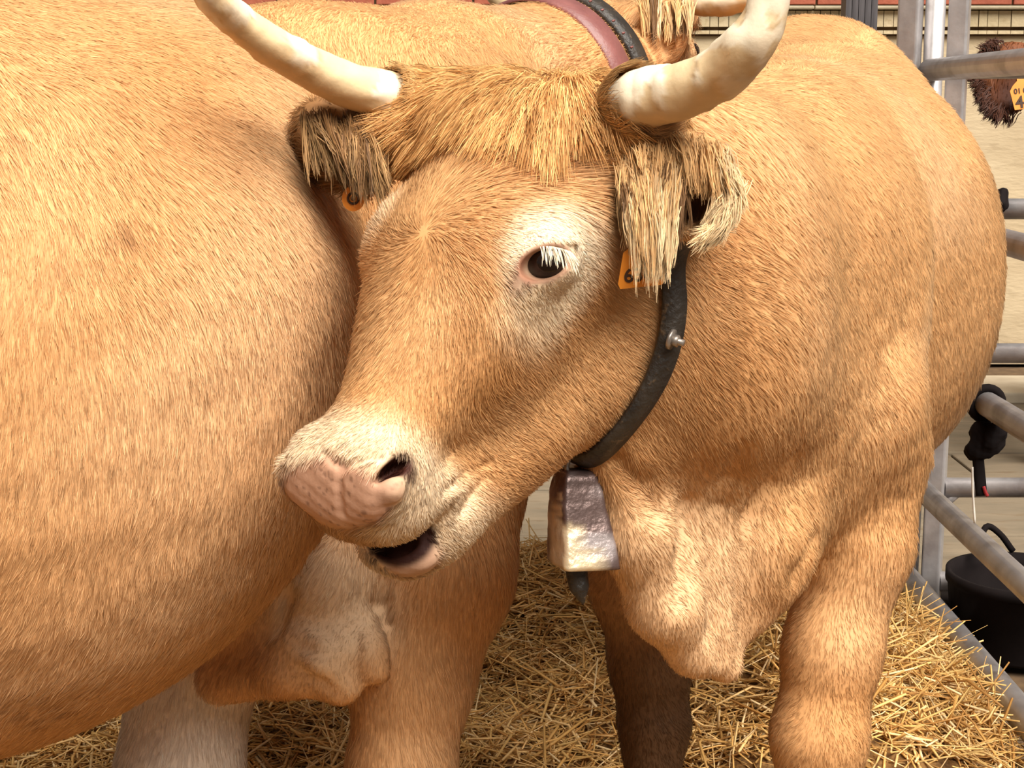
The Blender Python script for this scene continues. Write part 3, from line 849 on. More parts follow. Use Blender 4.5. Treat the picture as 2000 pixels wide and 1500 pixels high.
curves_obj('eyelashes', pts, .00045 * np.ones((n, 1)) * np.array([1, .9, .7, .2])[None], np.tile((.85, .70, .50), (n, 1)) * r.uniform(.7, 1.1, (n, 1)), np.tile(cw(0, -.5, .9), (n, 1)), M_FUR, eyeo)

# ------------------------------------------------------------------ coat of the belled ox
def flow_main(p, nr):
    q = FM.loc(p.astype(F32)).astype(float)
    hd = 1 - sstep(.30, .42, np.linalg.norm(q - np.array((0, .05, -.12)), axis=1))
    d = q - np.array((0, .0265, .045))
    d /= np.maximum(np.linalg.norm(d, axis=1), .01)[:, None]
    sw = np.stack([-d[:, 1], d[:, 0], 0 * d[:, 0]], 1)
    d = d + .35 * sw
    side = sstep(.03, .10, -q[:, 2]) 
    d = d * (1 - side)[:, None] + side[:, None] * np.array((0, -.15, -1.0))
    hw = d @ FM.M
    body = -hm * .45 + np.array((0, 0, -.85))
    body = np.tile(body, (len(p), 1)) + .5 * np.stack([wob(p, 4, 2), 0 * p[:, 0], .4 * wob(p, 4, 5)], 1)
    return hw * hd[:, None] + body * (1 - hd)[:, None]
def len_main(p):
    q = FM.loc(p.astype(F32))
    l = .019 * np.ones(len(p))
    hd = 1 - sstep(.26, .36, np.linalg.norm(q - np.array((0, .05, -.12)), axis=1))
    l = l * (1 - hd) + .0145 * hd
    l = l * (1 - .45 * sstep(.14, .24, q[:, 1]) * hd)
    l = l * (1 + 1.0 * hd * (1 - sstep(-.10, .02, q[:, 1])) * sstep(-.08, -.02, q[:, 2]))
    l = l * (1 - .7 * ball(p, EYE, .04, .07)) * (1 - .25 * ball(p, C3(1350, 1150, 1.98), .14, .24)) * (1 - .45 * (1 - sstep(.6, .9, p[:, 2])))
    return l
def mask_main(p):
    m = np.ones(len(p))
    m *= 1 - ball(p, FM.w(0, .335, .004), .040, .055) ; m *= 1 - ball(p, FM.w(-.035, .325, -.012), .03, .045); m *= 1 - ball(p, FM.w(.03, .325, .0), .03, .043)
    m *= 1 - ball(p, C3(772, 914, ZN), .014, .022)
    m *= 1 - ball(p, FM.w(.004, .310, -.130), .03, .042)
    m *= 1 - ball(p, FM.w(.02, .322, -.150), .022, .035)
    m *= 1 - (1 - sstep(-.001, .003, camell(p.astype(F32), 1066, 511, ZE, 61, 39, .05, -16)))
    m *= 1 - ball(p, C3(1006, 546, ZE + .004), .006, .013)
    m *= 1 - ball(p, CU, .014, .022)
    hdd = FM.loc(p.astype(F32))
    m *= 1 + 1.6 * (np.linalg.norm(hdd - np.array((0, .05, -.1)), axis=1) < .32)
    return m
coat('coat', V, Q, N, cols, 520000, flow_main, len_main, ox, 21, mask_main)

def long_hair(name, sdf, roots, dirs, Ln, c, parent, mat=M_FUR, K=8, grav=.25, height=.008, width=.0006, seed=1, wav=.15):
    """longer locks that follow the surface they lie on"""
    rs = np.random.RandomState(seed); n = len(roots)
    p = roots.astype(F32).copy(); d = dirs / np.maximum(np.linalg.norm(dirs, axis=1), 1e-4)[:, None]
    pts = np.zeros((n, K, 3)); pts[:, 0] = p
    hgt_ = height * rs.uniform(.2, 1.6, n); nsum = np.zeros((n, 3))
    for i in range(1, K):
        d = d + np.array((0, 0, -1.0)) * grav / K + wav * np.stack([wob(p, 28, 1 + i % 3), wob(p, 28, 4), wob(p, 28, 7)], 1) / K * 3
        dist, g = grad(sdf, p)
        d = d - (d * g).sum(1)[:, None] * g * .85
        d /= np.maximum(np.linalg.norm(d, axis=1), 1e-4)[:, None]
        p = (p + d * (Ln / (K - 1))[:, None]).astype(F32)
        dist, g = grad(sdf, p)
        tgt = hgt_ * min(1, 1.4 * i / K + .2)
        p = (p + g * np.clip(tgt - dist, -.002, .05)[:, None]).astype(F32)
        pts[:, i] = p; nsum += g
    nr = nsum / np.linalg.norm(nsum, axis=1)[:, None]
    rad = width * rs.uniform(.7, 1.3, n)[:, None] * np.linspace(1, .25, K)[None]
    return curves_obj(name, pts, rad, c, nr + .30 * rs.normal(size=nr.shape), mat, parent)
# forelock: locks parting on the poll and falling over the brow
r = np.random.RandomState(9)
q = FM.loc(V)
cand = np.where((q[:, 0] > -.13) & (q[:, 0] < .145) & (q[:, 1] > -.275) & (q[:, 1] < -.145 - .35 * np.maximum(q[:, 0] - .05, 0)) & (q[:, 2] > -.075) & (N @ FM.M[2] > -.2))[0]
nl, per = 520, 40
ci = r.choice(cand, nl)
part = np.array((.035, -.235, .02))
ql = q[ci].astype(float)
dl = (ql - part); dl[:, 1] += .03; dl[:, 0] += .25 * dl[:, 0]
dl /= np.maximum(np.linalg.norm(dl, axis=1), .02)[:, None]
dl[:, 1] += .28 - .25 * sstep(.03, .12, np.abs(ql[:, 0])); dl += r.normal(0, .18, dl.shape)
back = ql[:, 1] < -.235
dl[back, 1] = -.4
dw = dl @ FM.M
LL = r.uniform(.028, .095, nl) * (1 - .45 * sstep(-.18, -.12, ql[:, 1])) * (1 - .35 * sstep(.06, .12, ql[:, 0]))
rt = np.repeat(V[ci], per, 0) + r.normal(0, .0045, (nl * per, 3))
tn = r.uniform(.55, 1.25, (nl, 1)); cl = np.array((.82, .44, .165))[None] * np.concatenate([tn, tn ** 1.25, tn ** 1.6], 1)
cl = np.repeat(cl, per, 0) * r.uniform(.85, 1.15, (nl * per, 1))
d0 = np.repeat(dw, per, 0) + r.normal(0, .09, (nl * per, 3))
long_hair('forelock', main_sdf, rt, d0, np.repeat(LL, per) * r.uniform(.75, 1.15, nl * per), cl, ox, grav=.35, height=.011, width=.00065, seed=4)

HB = [([HL0, HL1, HL2, hp(680, 166, 1.825), hp(605, 132, 1.785)], [rpx(k_, 1.78) for k_ in (42, 50, 52, 48, 43)], -1), ([HR0, HR1, HR2, hp(1330, 178, 1.655), hp(1400, 146, 1.62)], [rpx(k_, 1.64) for k_ in (48, 58, 60, 57, 54)], 1)]
for hpts, hrad, sgn in HB:
    sdf2 = lambda P: np.minimum(main_sdf(P), chain(P, hpts, hrad))
    dirw = unit(hpts[2] - hpts[1])
    dd = np.linalg.norm(V - hpts[1], axis=1)
    cand = np.where((dd < .075) & (chain(V, hpts, hrad) > -.004) & ((V - hpts[1]) @ dirw < .01) & (N @ -cFWD > -.5))[0]
    nb, per = 230, 26
    ci = r.choice(cand, nb)
    rt = np.repeat(V[ci], per, 0) + r.normal(0, .003, (nb * per, 3))
    d0 = np.tile(dirw, (nb * per, 1)) + np.repeat(r.normal(0, .30, (nb, 3)), per, 0) + r.normal(0, .08, (nb * per, 3))
    along = (V[ci] - hpts[1]) @ dirw
    ln = np.repeat(np.clip(.016 - along, .014, .06) * r.uniform(.6, 1.15, nb), per)
    cl = np.repeat(np.array((.76, .43, .17))[None] * r.uniform(.55, 1.2, (nb, 1)), per, 0) * r.uniform(.85, 1.15, (nb * per, 1))
    long_hair('horn_base_hair', sdf2, rt, d0, ln, cl, ox, K=7, grav=.10, height=.004, width=.0005, seed=6)

# ear fringe: pale locks hanging from the ear by the strap
def locks(name, spec, parent, seed, width=.00048):
    """spec rows: root px, py, zc, tip px, py, zc, count, spread(px), colour"""
    r = np.random.RandomState(seed); PT = []; CO = []; NR = []
    for (ax, ay, az, bx, by, bz, cnt, spd, colr) in spec:
        nlk = max(3, cnt // 10)
        cnt = int(cnt * 1.5); lo = r.normal(0, spd, (nlk, 2)); lt = r.normal(0, spd * 1.1, (nlk, 2)); tone = r.uniform(.72, 1.2, nlk); lz = r.normal(0, .006, nlk)
        for i in range(cnt):
            k = i % nlk
            a = C3(ax + lo[k, 0] + r.normal(0, 6), ay + lo[k, 1] * .5 + r.normal(0, 5), az + lz[k] + r.normal(0, .003))
            e = r.uniform(.75, 1.08)
            tx = ax + (bx - ax) * e + lo[k, 0] * .6 + lt[k, 0]; ty = ay + (by - ay) * e + lt[k, 1]
            b = C3(tx + r.normal(0, 2.2), ty + r.normal(0, 4), bz + lz[k])
            m1 = a * .66 + b * .34 + cw(0, -.004, .008) + r.normal(0, .0015, 3); m2 = a * .33 + b * .67 + cw(.002 * math.sin(k), 0, .007) + r.normal(0, .0015, 3)
            PT.append([a, m1, m2, b]); CO.append(np.array(colr) * tone[k] * r.uniform(.85, 1.15)); NR.append(cw(r.normal(0, .3), -.5 + r.normal(0, .25), .8))
    n = len(PT)
    return curves_obj(name, np.array(PT), width * r.uniform(.7, 1.3, (n, 1)) * np.array([1, 1, .8, .25])[None], np.array(CO), np.array(NR), M_FUR, parent)
EB = (.72, .42, .18); EL = (.82, .58, .32); EG = (.62, .39, .19); ED = (.20, .10, .04)
spec = []
for x in np.linspace(1232, 1325, 9):
    spec.append((x, 318 - .1 * (x - 1232), 1.705, x + .35 * (1282 - x) + r.uniform(-14, 14), 440 + 95 * math.exp(-((x - 1282) / 32) ** 2) + r.uniform(-35, 20), 1.700, 260, 13, (EL, EG, EB, ED)[int(r.rand() * 3.5)]))
for x in np.linspace(1235, 1400, 10):
    spec.append((x, 296 - 28 * math.sin((x - 1235) / 165 * 3.1), 1.715, x + 14, 365 + .2 * (x - 1235) - 20, 1.695, 240, 9, EB))
for x, y, tx, ty in ((1392, 300, 1420, 365), (1420, 325, 1440, 400), (1435, 360, 1425, 440), (1430, 400, 1385, 470), (1415, 440, 1365, 472), (1430, 380, 1395, 430)):
    spec.append((x, y, 1.71, tx, ty, 1.695, 200, 9, EL))
for x in (1262, 1280, 1300, 1318):
    spec.append((x, 400, 1.70, x + .4 * (1290 - x), 540 - .5 * abs(x - 1290), 1.70, 110, 7, EL))
for x in np.linspace(1222, 1300, 7):
    spec.append((x, 345 + r.uniform(-15, 25), 1.702, x + .3 * (1270 - x) + r.uniform(-8, 8), 455 + 75 * math.exp(-((x - 1268) / 30) ** 2) + r.uniform(-20, 10), 1.696, 130, 9, (EL, EG, EB, ED)[int(r.rand() * 3.5)]))
locks('ear_fringe', spec, ox, 31)
spec = []
for i in range(16):
    t = i / 15
    spec.append((600 + 130 * t, 215 + 40 * t + r.uniform(-10, 40), 1.845, 620 + 100 * t + r.uniform(0, 40), 300 + 50 * t + r.uniform(0, 40), 1.84, 110, 12, [(.42, .24, .10), (.22, .11, .04)][i % 2]))
locks('ear_fringe', spec, ox, 32)
print('main ox done', round(time.time() - T0, 1))

# ------------------------------------------------------------------ the big ox on the left, walking away
hs = np.array([.742, .67, 0]); hs /= np.linalg.norm(hs)
rs_lat = np.array([hs[1], -hs[0], 0])                 # its right side, towards the viewer
WS = np.array([-.27, 2.56, 0])
PROF_S = [(.45, .14, 1.32, .95, 0), (.22, .19, 1.45, .92, .03), (0, .20, 1.50, .90, .05), (-.15, .26, 1.53, .80, .03), (-.29, .40, 1.545, .69, -.03), (-.42, .48, 1.555, .635, -.06), (-.70, .515, 1.57, .558, -.085), (-.95, .49, 1.595, .551, -.04),
          (-1.3, .408, 1.61, .602, .02), (-1.7, .30, 1.61, .70, .08), (-2.0, .19, 1.58, .83, .12), (-2.2, .11, 1.5, 1.0, .12)]
FS_v = unit((.34, .86, -.36)); FS_u = unit((-.90, .43, 0)); FS_n = unit(np.cross(FS_u, FS_v))
if FS_n[2] < 0: FS_n = -FS_n
POLL_S = C3(1222, -5, 3.62)
FS = Frame(POLL_S + .217 * FS_v - .03 * FS_n, FS_u, FS_v, FS_n)
def side_sdf0(P):
    d = loft(P, WS, hs, PROF_S, 2.1)
    nk = chain(P, [WS + hs * .0 + (0, 0, 1.28), C3(850, 262, 2.92), C3(1090, 185, 3.35), FS.w(0, -.10, -.14)], [.27, .225, .185, .13], .08)
    nk = smin(nk, chain(P, [WS + hs * .16 + np.array((-.05, .12, 1.0)), C3(985, 350, 3.12), FS.w(0, .0, -.20)], [.19, .13, .085], .08), .12)
    d = smin(d, nk, .12)
    d = smin(d, camell(P, 825, 520, 2.78, 135, 330, .14, 6), .05)                    # shoulder
    d = smin(d, camell(P, 860, 900, 2.58, 140, 200, .16, 0), .08)
    k = C3(783, 1510, 2.44)
    d = smin(d, chain(P, [C3(865, 960, 2.56), C3(850, 1120, 2.48), C3(805, 1320, 2.45), k, (k[0], k[1], .26), (k[0], k[1], .12)], [.135, .118, .090, .076, .045, .055], .05), .06)
    d = smin(d, rc(P, (k[0], k[1] + .01, .10), (k[0] + .01, k[1] + .03, .045), .055, .064), .03)
    k = C3(352, 1500, 2.56)
    d = smin(d, chain(P, [C3(420, 1180, 2.62), C3(372, 1340, 2.58), k, (k[0], k[1], .24), (k[0], k[1], .12)], [.13, .096, .094, .046, .055], .05), .06)
    d = smin(d, rc(P, (k[0], k[1] + .01, .10), (k[0] + .01, k[1] + .03, .045), .055, .064), .03)
    # breast, elbow pad and loose skin folds
    d = smin(d, camell(P, 555, 1150, 2.52, 215, 205, .16, 0), .06)
    d = smin(d, camell(P, 640, 1165, 2.39, 75, 130, .07, 8), .07)
    d = smin(d, chain(P, [C3(430, 1330, 2.42), C3(560, 1310, 2.36), C3(660, 1345, 2.33)], [.035, .034, .022], .03), .05)
    d = smin(d, chain(P, [C3(590, 1255, 2.345), C3(640, 1285, 2.315), C3(676, 1340, 2.31)], [.03, .034, .022], .02), .03)
    d = smin(d, chain(P, [C3(695, 1230, 2.36), C3(718, 1275, 2.32), C3(738, 1312, 2.31)], [.034, .028, .018], .02), .03)
    # head, ear
    near = np.linalg.norm(P - FS.w(0, .03, -.12).astype(F32), axis=1); m = near < .7
    if m.any():
        q = P[m]; h = head_sdf(q, FS)
        ear = smax(camell(q, 1300, 42, 3.46, 44, 84, .035, -6), -camell(q, 1302, 62, 3.42, 20, 58, .035, -4), .01)
        h = smin(h, ear, .015)
        h = smin(h, chain(q, [FS.w(-.10, -.14, -.07), C3(1288, -15, 3.48)], [.035, .03]), .03)
        h = smin(h, smax(camell(q, 1120, -70, 3.75, 60, 40, .03, 20), -camell(q, 1120, -60, 3.72, 40, 20, .03, 20), .01), .015)
        h = smin(h, chain(q, [FS.w(.10, -.14, -.07), C3(1150, -60, 3.74)], [.035, .03]), .03)
        d = d.copy(); d[m] = smin(d[m], h, .05)
    # hind legs, tail (behind the viewer's left)
    for l, t0 in ((.20, -1.75), (-.2, -1.62)):
        b = WS + hs * t0 + rs_lat * l
        d = smin(d, chain(P, [b + (0, 0, 1.1), b + (0, 0, .80) + hs * .06, b + (0, 0, .48) - hs * .14, b + (0, 0, .25) - hs * .10, b + (0, 0, .10) - hs * .05], [.20, .14, .066, .045, .055], .05), .08)
        d = smin(d, rc(P, b + (0, 0, .10) - hs * .03, b + (0, 0, .05), .055, .062), .03)
    b = WS - hs * 2.1
    d = smin(d, chain(P, [b + (0, 0, 1.5), b - hs * .07 + (0, 0, 1.3), b - hs * .03 + (0, 0, .7)], [.05, .035, .02], .03), .05)
    return d + ((.004 * wob(P, 7, 3) + .0012 * wob(P, 30, 6)) * sstep(.5, .9, P[:, 2])).astype(F32)
def _gs(pts): return [C3(a, b, (hit(side_sdf0, a, b) or 2.3)) for a, b in pts]
SG = [(_gs([(585, 1262), (640, 1280), (682, 1325)]), (.003, .007, .006)), (_gs([(632, 1232), (662, 1258), (684, 1318)]), (.002, .006, .006)), (_gs([(694, 1225), (694, 1275), (690, 1335)]), (.003, .008, .007)),
      (_gs([(590, 1310), (630, 1335), (668, 1362)]), (.002, .006, .003)), (_gs([(752, 1130), (742, 1180), (752, 1215)]), (.003, .010, .004)), (_gs([(610, 1070), (560, 1160), (545, 1230)]), (.004, .008, .003))]
def side_sdf(P):
    d = side_sdf0(P)
    m = (P[:, 2] < 1.0) & (P[:, 2] > .45) & (P[:, 0] < .0) & (P[:, 0] > -.5) & (P[:, 1] > 2.0) & (P[:, 1] < 2.7) & (np.abs(d) < .08)
    if m.any():
        q = P[m]; h = d[m]
        for g_, r_ in SG: h = smax(h, -chain(q, g_, r_, .006), .018)
        d = d.copy(); d[m] = h
    return d
V2, Q2, N2 = sn_mesh(side_sdf, axis_grid(-2.3, .75, .012), axis_grid(.5, 4.3, .012), np.concatenate([np.arange(-.02, .62, .012), np.arange(.62, .86, .007), np.arange(.86, 1.95, .012)]))
print('side ox mesh', len(V2), round(time.time() - T0, 1))
def SH(px, py):
    return C3(px, py, hit(side_sdf, px, py) or 1.8)
def side_cols(V, N):
    c = np.tile(TAN * np.array((1.02, 1.0, .98)), (len(V), 1))
    c = mixc(c, WARM, .6 * sstep(.0, .9, wob(V, 4, 2)))
    c = mixc(c, DEEP, .30 * sstep(.1, 1.0, wob(V, 5, 7)))
    c = mixc(c, PALE * 1.0, .8 * ball(V, C3(640, 1190, 2.34), .06, .15))
    c = mixc(c, (.82, .70, .57), .9 * ball(V, C3(352, 1440, 2.52), .10, .20))
    # dung flecks on flank and belly
    w = wob(V, 75, 3) * .6 + wob(V, 160, 6) * .4
    zone = np.maximum(np.maximum(ball(V, SH(40, 380), .05, .14), ball(V, SH(215, 460), .02, .05)), np.maximum(ball(V, SH(60, 1430), .05, .20), .55 * ball(V, SH(160, 1330), .05, .20)))
    c = mixc(c, (.20, .085, .03), .65 * zone * sstep(.38, .60, w))
    c = mixc(c, (.14, .06, .02), .7 * ball(V, C3(545, 1200, 2.36), .01, .05) * sstep(.1, .4, w))
    c = mixc(c, (.10, .04, .015), .9 * ball(V, C3(1303, 66, 3.49), .02, .05))
    c = mixc(c, (.04, .03, .025), (1 - sstep(.05, .08, V[:, 2])))
    return np.clip(c, 0, 1)
cols2 = side_cols(V2, N2)
ox2 = empty('standing_ox', (WS[0], WS[1], 0)); tag(ox2, 'big-bellied tan ox filling the left side, facing away', 'ox', 'oxen in the straw pen')
mesh_obj('body', V2, Q2, M_HIDE, ox2, True, cols2)
horn([C3(1325, -30, 3.50), C3(1360, 0, 3.49), C3(1410, 4, 3.46), C3(1470, -8, 3.42), C3(1520, -50, 3.40), C3(1540, -100, 3.40)], [.036, .034, .032, .026, .018, .003], ox2, 3, 40, 24)
horn([FS.w(.13, -.2, -.02), FS.w(.22, -.22, -.01), FS.w(.33, -.22, .04), FS.w(.40, -.22, .12), FS.w(.42, -.22, .2)], [.034, .032, .027, .018, .003], ox2, 4, 40, 24)
for s in (-1, 1):
    v, f = uvsphere(FS.w(.112 * s, .0, -.015), .024, 20); mesh_obj('eye', v, f, M_EYE, ox2)
def flow_side(p, nr):
    t = (p - WS) @ hs
    b = np.tile(-hs * .30 + np.array((0, 0, -.95)), (len(p), 1))
    pj = PX(p)
    up = sstep(1.0, 1.35, p[:, 2]) * (1 - sstep(-.3, .2, t))
    b = b + up[:, None] * (-hs * -.55)[None] + .35 * np.stack([wob(p, 4, 2), wob(p, 4, 8), .4 * wob(p, 4, 5)], 1)
    nk = sstep(.25, .6, (p - WS) @ unit(np.array((.45, .85, 0))))
    return b * (1 - nk)[:, None] + nk[:, None] * (-hs * .9 + np.array((0, 0, -.4)))
NKD = unit(np.array((.45, .85, 0)))
coat('coat', V2, Q2, N2, cols2, 480000, flow_side, lambda p: (.018 + .014 * sstep(.3, .7, (p - WS) @ NKD)) * (1 - .65 * ball(p, C3(660, 1290, 2.31), .07, .13)), ox2, 22, None, .00036)
spec = []
for i in range(8):
    spec.append((1262 + 12 * i, -10 + r.uniform(-8, 20), 3.43, 1268 + 11 * i, 90 + r.uniform(-30, 30), 3.42, 46, 6, (EB, ED, EL, EG)[i % 4]))
locks('ear_fringe', spec, ox2, 35, .0011)
print('side ox done', round(time.time() - T0, 1))

# ------------------------------------------------------------------ collars, bell, ear tags
def ring(sdf, c, nrm, start, n=72, off=.004, far=.6, reverse=False):
    nrm = unit(nrm); a = unit(start - (start @ nrm) * nrm); b = np.cross(nrm, a)
    ang = np.linspace(0, 2 * math.pi, n, endpoint=False)
    D = np.cos(ang)[:, None] * a + np.sin(ang)[:, None] * b
    t = np.full(n, .02)
    for _ in range(160):
        d = sdf((c + D * t[:, None]).astype(F32)); t = np.where(d < 0, t + np.maximum(-d * .5, .001), t)
    return c + D * (t + off)[:, None], D
def band(name, path, out, nrm, half, thick, mat, parent):
    """closed strap: rectangular section, width along nrm, thickness along out"""
    n = len(path); nrm = unit(nrm)
    V = []
    sec = [(-half, 0), (-half * .92, thick), (half * .92, thick), (half, 0), (half, -thick * .3), (-half, -thick * .3)]
    for p, o in zip(path, out):
        for w, t in sec: V.append(p + nrm * w + o * t)
    m = len(sec); Fc = []
    for i in range(n):
        j = (i + 1) % n
        for s in range(m): Fc.append((i * m + s, i * m + (s + 1) % m, j * m + (s + 1) % m, j * m + s))
    return mesh_obj(name, np.array(V), Fc, mat, parent)
def smooth_loop(p, k=6):
    for _ in range(k): p = .25 * np.roll(p, 1, 0) + .5 * p + .25 * np.roll(p, -1, 0)
    return p
# neck collar of the big ox
cc = C3(1085, 190, 3.33); cn = unit(C3(1200, 175, 3.5) - C3(960, 215, 3.12))
cn = unit(cn + np.array((.10, 0, .12)))
pth, out = ring(side_sdf, cc, cn, np.array((0, 0, 1.)), 80, .006)
col2 = empty('collar', pth[0]); tag(col2, 'broad maroon and black leather collar around the neck of the big-bellied ox', 'collar')
pth = smooth_loop(pth, 3)
band('maroon_strap', pth - cn * .030, out, cn, .034, .006, M_MAROON, col2)
p3, o3 = ring(side_sdf, cc + cn * .045, cn, np.array((0, 0, 1.)), 80, .008)
p3 = smooth_loop(p3, 3)
bkb = band('black_strap', p3, o3, cn, .024, .009, M_BLACKLEA, col2)
for i in range(80):
    if i % 2 == 0 and (o3[i] @ cFWD) < .3:
        v, f = sweep(np.array([p3[i] + o3[i] * .010 - cn * .021, p3[i] + o3[i] * .0105 - cn * .013]), .0022, 6); mesh_obj('stitch', v, f, M_MAROON, bkb)

# bell strap of the turned ox: from behind the ear round under the jaw
vis = [(1309, 520), (1318, 560), (1319, 600), (1313, 650), (1300, 700), (1279, 750), (1252, 797), (1218, 843), (1180, 882), (1143, 905)]
P3 = []
for i, (a, b) in enumerate(vis):
    z = hit(main_sdf, a, b) or 1.9
    P3.append([a, b, z - .016])
P3 = np.array(P3)
zz = P3[:, 2].copy()
for _ in range(4): zz[1:-1] = .25 * zz[:-2] + .5 * zz[1:-1] + .25 * zz[2:]
zz = np.minimum(zz, P3[:, 2]); P3[:, 2] = zz
S3 = np.array([C3(*p) for p in P3])
# hidden part: over the neck behind the poll and down the far side, back to the throat
ctr = FM.w(0, -.03, -.30)
top = C3(1235, 300, 1.90)
far = [C3(1270, 420, P3[0, 2] + .03), ]
hid = []
nrmr = unit(np.cross(S3[0] - ctr, S3[-1] - ctr))
rp, ro = ring(main_sdf, ctr, nrmr, S3[-1] - ctr, 60, .008, .6)
# keep ring points not on the visible arc
a0 = math.atan2(np.dot(np.cross(S3[-1] - ctr, S3[0] - ctr), nrmr), np.dot(S3[-1] - ctr, S3[0] - ctr)) % (2 * math.pi)
angs = np.linspace(0, 2 * math.pi, 60, endpoint=False)
keep = (angs > a0 + .12) & (angs < 2 * math.pi - .12) if a0 < math.pi else (angs < a0 - .12) & (angs > .12)
hidp = rp[keep] if a0 < math.pi else rp[keep][::-1]
loop = np.vstack([S3, hidp])
# loop order: S3 runs ear -> throat; the hidden arc must run throat -> ear
if np.linalg.norm(hidp[0] - S3[-1]) > np.linalg.norm(hidp[-1] - S3[-1]): loop = np.vstack([S3, hidp[::-1]])
lp = np.vstack([loop, loop[:1]]); seg = np.r_[0, np.cumsum(np.linalg.norm(np.diff(lp, axis=0), axis=1))]
tt = np.linspace(0, seg[-1], 120, endpoint=False)
loop = np.stack([np.interp(tt, seg, lp[:, k]) for k in range(3)], 1)
loop = smooth_loop(loop, 4)
_, og = grad(main_sdf, loop.astype(F32))
tang = np.roll(loop, -1, 0) - np.roll(loop, 1, 0); tang /= np.linalg.norm(tang, axis=1)[:, None]
sidev = np.cross(tang, og); sidev /= np.linalg.norm(sidev, axis=1)[:, None]
for _ in range(6): sidev = np.roll(sidev, 1, 0) * .25 + sidev * .5 + np.roll(sidev, -1, 0) * .25
Vb = []; sec = [(-.015, -.0025), (-.015, .0025), (-.002, .0045), (.002, .0045), (.015, .0025), (.015, -.0025)]
for i in range(120):
    for w, t in sec: Vb.append(loop[i] + sidev[i] * w + og[i] * t)
Fb = [(i * 6 + s, i * 6 + (s + 1) % 6, ((i + 1) % 120) * 6 + (s + 1) % 6, ((i + 1) % 120) * 6 + s) for i in range(120) for s in range(6)]
bs = empty('bell_strap', S3[-1]); tag(bs, 'narrow black leather strap around the neck of the belled ox', 'strap')
bso = mesh_obj('strap', np.array(Vb), Fb, M_BLACKLEA, bs)
bp = C3(1308, 662, P3[3, 2] - .008); bd = unit(cw(.85, .28, .35))
v, f = sweep(np.array([bp, bp + bd * .004]), .0125, 18); mesh_obj('washer', v, f, M_STEELBOLT, bso)
v, f = sweep(np.array([bp + bd * .003, bp + bd * .011]), .0075, 6); mesh_obj('nut', v, f, M_STEELBOLT, bso)
v, f = sweep(np.array([bp, bp + bd * .018]), .0042, 12); mesh_obj('bolt', v, f, M_STEELBOLT, bso)

# the bell: folded sheet, oblong mouth, dented, tongue hanging out
ZB = float(P3[-1, 2]) + .004
def bell_sections():
    rows = [(915, 1100, 1150, .016), (925, 1092, 1160, .021), (960, 1086, 1170, .025), (1010, 1083, 1178, .029), (1060, 1082, 1187, .032), (1097, 1081, 1194, .034)]
    return rows
def rounded(cx, w, dpt, n=40, p=5.0):
    a = np.linspace(0, 2 * math.pi, n, endpoint=False); c, s = np.cos(a), np.sin(a)
    return np.stack([w * np.sign(c) * np.abs(c) ** (2 / p), dpt * np.sign(s) * np.abs(s) ** (2 / p)], 1)
bax = unit(cRIGHT * .93 - cFWD * -.0 + cw(0, 0, -.36)); 
bdp = unit(np.cross(bax, np.array((0, 0, 1.)))); 
BV = []; ns = 48
rows = bell_sections()
yy = np.linspace(915, 1100, 26)
for y in yy:
    l_, r_, dp = [np.interp(y, [q[0] for q in rows], [q[k] for q in rows]) for k in (1, 2, 3)]
    c = C3((l_ + r_) / 2, y, ZB + .02); w = (r_ - l_) / 2 * ZB / FPX / .93
    sec = rounded(0, w, dp, ns, 9.0)
    ring_ = c + sec[:, :1] * bax + sec[:, 1:] * bdp
    BV.append(ring_)
BV = np.array(BV)
flat = BV.reshape(-1, 3)
dn = .0022 * wob(flat, 55, 2) + .0010 * wob(flat, 120, 5)
cen = BV.mean(1).repeat(ns, 0); rad = flat - cen; rad /= np.linalg.norm(rad, axis=1)[:, None]
flat = flat + rad * dn[:, None]
n0 = len(flat)
inner = flat - rad * .0022
BF = []
nr_ = len(yy)
for i in range(nr_ - 1):
    for k in range(ns):
        k2 = (k + 1) % ns
        BF.append((i * ns + k, i * ns + k2, (i + 1) * ns + k2, (i + 1) * ns + k))
        BF.append((n0 + (i + 1) * ns + k, n0 + (i + 1) * ns + k2, n0 + i * ns + k2, n0 + i * ns + k))
for k in range(ns):
    k2 = (k + 1) % ns
    BF.append(((nr_ - 1) * ns + k, (nr_ - 1) * ns + k2, n0 + (nr_ - 1) * ns + k2, n0 + (nr_ - 1) * ns + k))
BF.append(tuple(range(ns))[::-1])
M_BELL = attr_mat('worn_bell_steel', rough=.34, spec=.6, bump=.5, bscale=70, var=.25)
M_BELL.node_tree.nodes['Principled BSDF'].inputs['Metallic'].default_value = .55
bz = np.vstack([flat, inner]); bpx = PX(bz)
wn = wob(bz, 70, 2) * .6 + wob(bz, 160, 4) * .5
bcol = np.tile(np.array((.13, .085, .075)), (len(bz), 1))
bcol = mixc(bcol, (.40, .34, .33), sstep(.0, .6, wob(bz, 45, 6)))
crust = sstep(-.15, .25, wn + 1.6 * (bpx[:, 1] - 1050) / 100 - 1.1 * (bpx[:, 0] - 1130) / 60 + .1) * (bpx[:, 2] < np.median(bpx[:, 2]))
bcol = mixc(bcol, (.74, .58, .36), .85 * crust)
bl = empty('cowbell', C3(1138, 1100, ZB)); tag(bl, 'dented brown steel bell hanging from the strap under the ox jaw', 'bell')
mesh_obj('bell_body', bz, BF, M_BELL, bl, True, np.clip(bcol, 0, 1))
ang = np.linspace(0, 2 * math.pi, 24, endpoint=False)
hc_ = C3(1130, 912, ZB + .015)
v, f = sweep(np.array([hc_ + .016 * (math.cos(a) * bax + math.sin(a) * cUP) for a in ang]), .0032, 8, closed=True); mesh_obj('hanging_loop', v, f, M_STEELBOLT, bl)
